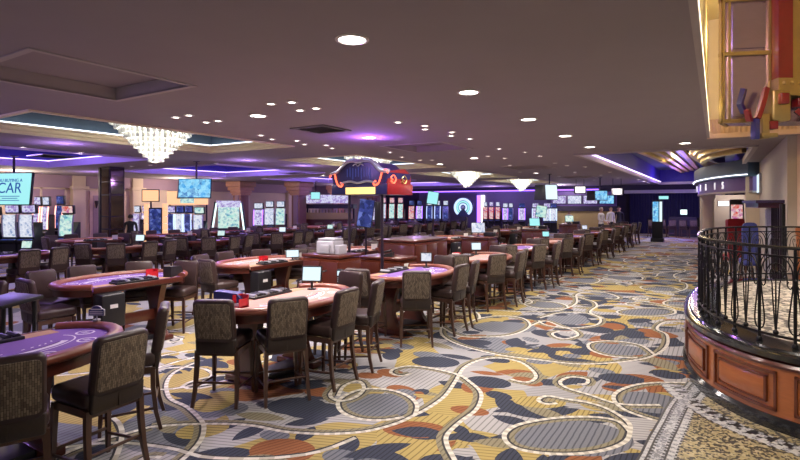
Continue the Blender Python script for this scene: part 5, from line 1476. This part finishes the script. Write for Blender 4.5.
hang_tv('hanging_screen', 'small blue screen hanging before the lounge banners', 601, 25, 190.5, 200.5, .62, .5, 'screen_blue', twin=True)
hang_tv('hanging_screen', 'small pale screen on the wooden pillar beside the back bar', 315.5, 29.2, 192, 199.5, .55, .6, 'screen_cyan')
for i, (px, z, y0, y1, wd, lab) in enumerate(((580, 27, 186, 193.5, .62, 'hanging white sign box in a black frame over the lounge'), (617, 26, 188.5, 195, .52, 'small hanging white sign box at the end of the aisle row'))):
    x, y = onz(px, z); hc = EYE - ((y0 + y1) / 2 - 204) * z / FPX; hh = (y1 - y0) * z / FPX
    t = thing('hanging_sign', lab, 'sign', (x, y, hc), .4)
    mb = MB(); mb.box((0, 0, 0), (wd, .1, hh), b=.01); mb.build('frame', ['plastic_black' if i == 0 else 'plastic_grey'], t)
    mb = MB(); mb.box((0, -.054, 0), (wd - .12, .01, hh - .08)); mb.build('face', ['lit_white'], t)
    for sx in (-.2, .2):
        mb = MB(); mb.tube([(sx, 0, hh / 2 - .01), (sx, 0, CEIL - hc)], .012, 6); mb.build('rod', ['pole_dark'], t)
x, y = onz(657.5, 27)
t = thing('display_totem', 'tall blue and white display totem at the end of the aisle', 'screen', (x, y, 0), -.1)
mb = MB(); mb.box((0, 0, 1.2), (.52, .14, 2.0), b=.02); mb.box((0, 0, .1), (.6, .4, .2), b=.02); mb.build('case', ['plastic_black'], t)
mb = MB(); mb.box((-.08, -.075, 1.6), (.28, .01, 1.05)); mb.build('screen', ['screen_blue'], t)
mb = MB(); mb.box((.17, -.075, 1.6), (.12, .01, 1.05)); mb.build('light_strip', ['screen_white'], t)
x, y = onz(684, 31.4)
t = thing('far_screen', 'small pale green lit screen at the end of the far counter', 'screen', (x, y, 0), -.3)
mb = MB(); mb.box((0, 0, .6), (1.6, .5, 1.2), b=.02); mb.build('counter', ['wall_dark'], t)
mb = MB(); mb.box((0, 0, 1.5), (.42, .06, .34), b=.01); mb.build('bezel', ['plastic_black'], t)
mb = MB(); mb.box((0, -.035, 1.5), (.38, .01, .30)); mb.build('screen', ['lit_green_white'], t)
x, y = onz(668, 36.5)
t = thing('far_screen', 'wide blue screen on the dark wall above the navy drapes', 'screen', (x, 37.6, 2.42), 0)
mb = MB(); mb.box((0, 0, 0), (.62, .06, .24)); mb.build('bezel', ['plastic_black'], t)
mb = MB(); mb.box((0, -.035, 0), (.56, .01, .2)); mb.build('screen', ['screen_cyan'], t)

# ------------------------------------------------------------------ people
def person(label, x, y, rz, shirt, trousers='cloth_charcoal', hair='hair_dark', H=1.75, arms='down'):
    k = H / 1.75
    J = {}
    vs, es, rs = [], [], []
    def add(p, r, par=None):
        vs.append(tuple(c * k for c in p)); rs.append(r * k); i = len(vs) - 1
        if par is not None: es.append((par, i))
        return i
    pel = add((0, 0, .95), .135)
    wa = add((0, 0, 1.10), .125, pel); ch = add((0, -.01, 1.30), .15, wa); up = add((0, .0, 1.42), .11, ch); nk = add((0, .0, 1.50), .055, up)
    h0 = add((0, -.015, 1.575), .070, nk); h1 = add((0, -.02, 1.64), .088, h0); h2 = add((0, -.01, 1.71), .065, h1)
    for s in (-1, 1):
        hp = add((s * .09, 0, .90), .105, pel); kn = add((s * .10, -.02, .50), .062, hp); an_ = add((s * .10, .02, .09), .042, kn); toe = add((s * .115, -.13, .035), .035, an_)
        sh = add((s * .185, 0, 1.40), .062, up)
        if arms == 'down': el, wr = (s * .235, .02, 1.13), (s * .24, -.06, .88)
        else: el, wr = (s * .235, -.02, 1.13), (s * .16, -.26, 1.05)
        e = add(el, .045, sh); w_ = add(wr, .030, e)
        d = (Vector(wr) - Vector(el)).normalized()
        pm = add(tuple(Vector(wr) + d * .06), .034, w_)
        sd = Vector((0, 1, 0)) if arms == 'down' else Vector((1, 0, 0))
        for f in range(4):
            off = sd * ((f - 1.5) * .022); l = (.065, .078, .072, .055)[f]
            a = add(tuple(Vector(wr) + d * .10 + off), .0095, pm); b = add(tuple(Vector(wr) + d * (.10 + l * .6) + off + Vector((0, 0, -.006))), .0085, a); add(tuple(Vector(wr) + d * (.10 + l) + off + Vector((0, 0, -.02))), .0075, b)
        a = add(tuple(Vector(wr) + d * .035 - sd * .035 * (1 if arms == 'down' else s)), .0105, w_); add(tuple(Vector(wr) + d * .075 - sd * .055 * (1 if arms == 'down' else s)), .009, a)
    me = bpy.data.meshes.new('skeleton'); me.from_pydata(vs, es, [])
    o = bpy.data.objects.new('skeleton', me); COL.objects.link(o)
    md = o.modifiers.new('skin', 'SKIN'); md.use_smooth_shade = True
    for i, r in enumerate(rs): me.skin_vertices[0].data[i].radius = (r, r * (.72 if i in (1, 2, 3) else 1))
    me.skin_vertices[0].data[0].use_root = True
    sb = o.modifiers.new('sub', 'SUBSURF'); sb.levels = 1; sb.render_levels = 1
    dg = bpy.context.evaluated_depsgraph_get(); m2 = bpy.data.meshes.new_from_object(o.evaluated_get(dg))
    bpy.data.objects.remove(o)
    b = bpy.data.objects.new('person', m2); COL.objects.link(b); b.location = (x, y, 0); b.rotation_euler[2] = rz
    m2.materials.clear()
    for m_ in ('skin', shirt, trousers, 'plastic_black'): m2.materials.append(M[m_])
    for p in m2.polygons:
        c = p.center / k
        hand = (arms == 'down' and abs(c.x) > .19 and c.z < .90) or (arms != 'down' and c.y < -.235 and c.z > .9)
        p.material_index = 0 if c.z > 1.475 or hand else 3 if c.z < .10 else 2 if c.z < .97 and abs(c.x) < .21 else 1
        p.use_smooth = True
    tag(b, label, 'person')
    mb = MB(); n = 12; rows = []
    vs2, fs2 = [], []
    for i in range(7):
        th = PI * .60 * i / 6
        for j in range(n):
            a = 2 * PI * j / n
            front = math.sin(a) < -.3
            t2 = th * (.55 if front else 1.0)
            vs2.append((.096 * k * math.sin(t2) * math.cos(a), (-.012 + .108 * math.sin(t2) * math.sin(a)) * k, (1.645 + .115 * math.cos(t2)) * k))
    for i in range(6):
        for j in range(n): fs2.append((i * n + j, i * n + (j + 1) % n, (i + 1) * n + (j + 1) % n, (i + 1) * n + j))
    mb.add(vs2, fs2); mb.build('hair', [hair], b, 60)
    mb = MB()
    for s in (-1, 1): mb.lathe([(.001, -.012), (.012, 0), (.001, .012)], 8, 0, (s * .034 * k, -.100 * k, 1.655 * k))
    mb.build('eyes', ['hair_dark'], b)
    mb = MB(); mb.prism([(-.014, 0), (.014, 0), (.006, .05), (-.006, .05)], 0, .022, 0, Matrix.Translation((0, -.093 * k, 1.605 * k)) @ Matrix.Rotation(PI / 2, 4, 'X')); mb.build('nose', ['skin'], b)
    mb = MB(); mb.box((0, -.090 * k, 1.578 * k), (.045, .012, .010), b=.004); mb.build('mouth', ['red_upholstery'], b)
    for s in (-1, 1):
        mb = MB(); mb.lathe([(.001, -.03), (.018, -.015), (.018, .015), (.001, .03)], 8, 0, (s * .092 * k, 0, 1.63 * k)); mb.build('ear', ['skin'], b)
    return b
person('person in white shirt standing behind the far aisle tables, facing the aisle', -5.0, 27.6, 1.2, 'cloth_white', hair='hair_grey', H=1.83, arms='fwd')
person('person in white shirt standing farther down the pit beyond the first one', -4.98, 30.3, .9, 'cloth_white', H=1.85)
person('person in dark clothes standing at the end of the pit past the white shirts', -4.9, 32.6, .3, 'cloth_black', H=1.84)
person('person in pinkish white shirt standing before the olive lounge wall', *onz(569, 31.5), .3, 'cloth_white', H=1.6)
person('person in black jacket standing beside the mirrored column with back to us', -18.35, 10.75, PI + .9, 'cloth_black', 'cloth_black', H=1.62)

# ------------------------------------------------------------------ coloured and fill lights added without fixtures
for (x, y, z, p, c) in ((-16.5, 6, 3.55, K_PURPLE, (.42, .26, 1.0)), (-16.5, 13.5, 3.55, K_PURPLE, (.42, .26, 1.0)), (-16.5, 21, 3.55, K_PURPLE, (.42, .26, 1.0)), (-16.5, 28.5, 3.55, K_PURPLE, (.42, .26, 1.0)),
                        (-23.2, 9, 2.9, 90, (1.0, .80, .62)), (-23.2, 16, 2.9, 90, (1.0, .80, .68)), (-21, 27, 2.9, 90, (.8, .6, 1.0)), (-14, 35.5, 2.9, 80, (.50, .34, 1.0)), (-9, 35.2, 2.9, 70, (.9, .75, 1.0)),
                        (-1.8, 32.6, 2.8, 150, (.28, .15, 1.0)), (-.2, 24.5, 2.6, 14, (.5, .25, 1.0)), (.7, 29.0, 2.2, 40, (1.0, .85, .75))):
    point('coloured_fill', (x, y, z), p, c, .15)  # added point lights, none with a fixture of its own
spot('violet_wash', (-5.6, 3.0, 3.25), 50, (.50, .25, 1.0), 120, .7, .1, aim=(-5.6, 3.2, 0))  # added violet wash over the near tables, no lamp stands here
spot('violet_wash', (-9.2, 2.2, 3.2), 60, (.48, .25, 1.0), 140, .7, .1, aim=(-8.2, 3.2, 0))
spot('balcony_fill', (2.4, 7.0, 3.25), 120, (1.0, .88, .74), 140, .7, .12, aim=(2.2, 7.4, 0))  # unseen spot added to brighten the platform
for (x, y) in ((-7.2, -.4), (-9.4, 1.8), (-11.9, 5.5), (-11.9, 10.5), (-11.9, 13), (-11.9, 17), (-21.5, 11), (-21.5, 17)):
    point('violet_glow', (x, y, 3.0), 15, (.50, .30, 1.0), .1)  # added violet points that tint the ceiling, nothing hangs here
spot('balcony_fill', (.6, 2.6, 4.3), 200, (1.0, .88, .74), 120, .7, .12, aim=(.8, 5.2, .3))  # second added spot, brightens the balcony front
for y in (3.2, 6.2, 9.6):
    point('cove_glow', (.0, y, 4.7), 26, (1.0, .74, .28), .15)  # added points that strengthen the cove strip's warm glow
spot('violet_drum_fill', (-.02, 3.6, 5.3), 150, (.55, .35, 1.0), 60, .6, .08, aim=(dx0 - .3, dy0 - .3, 4.2))  # unseen spot added to turn the drum panel violet
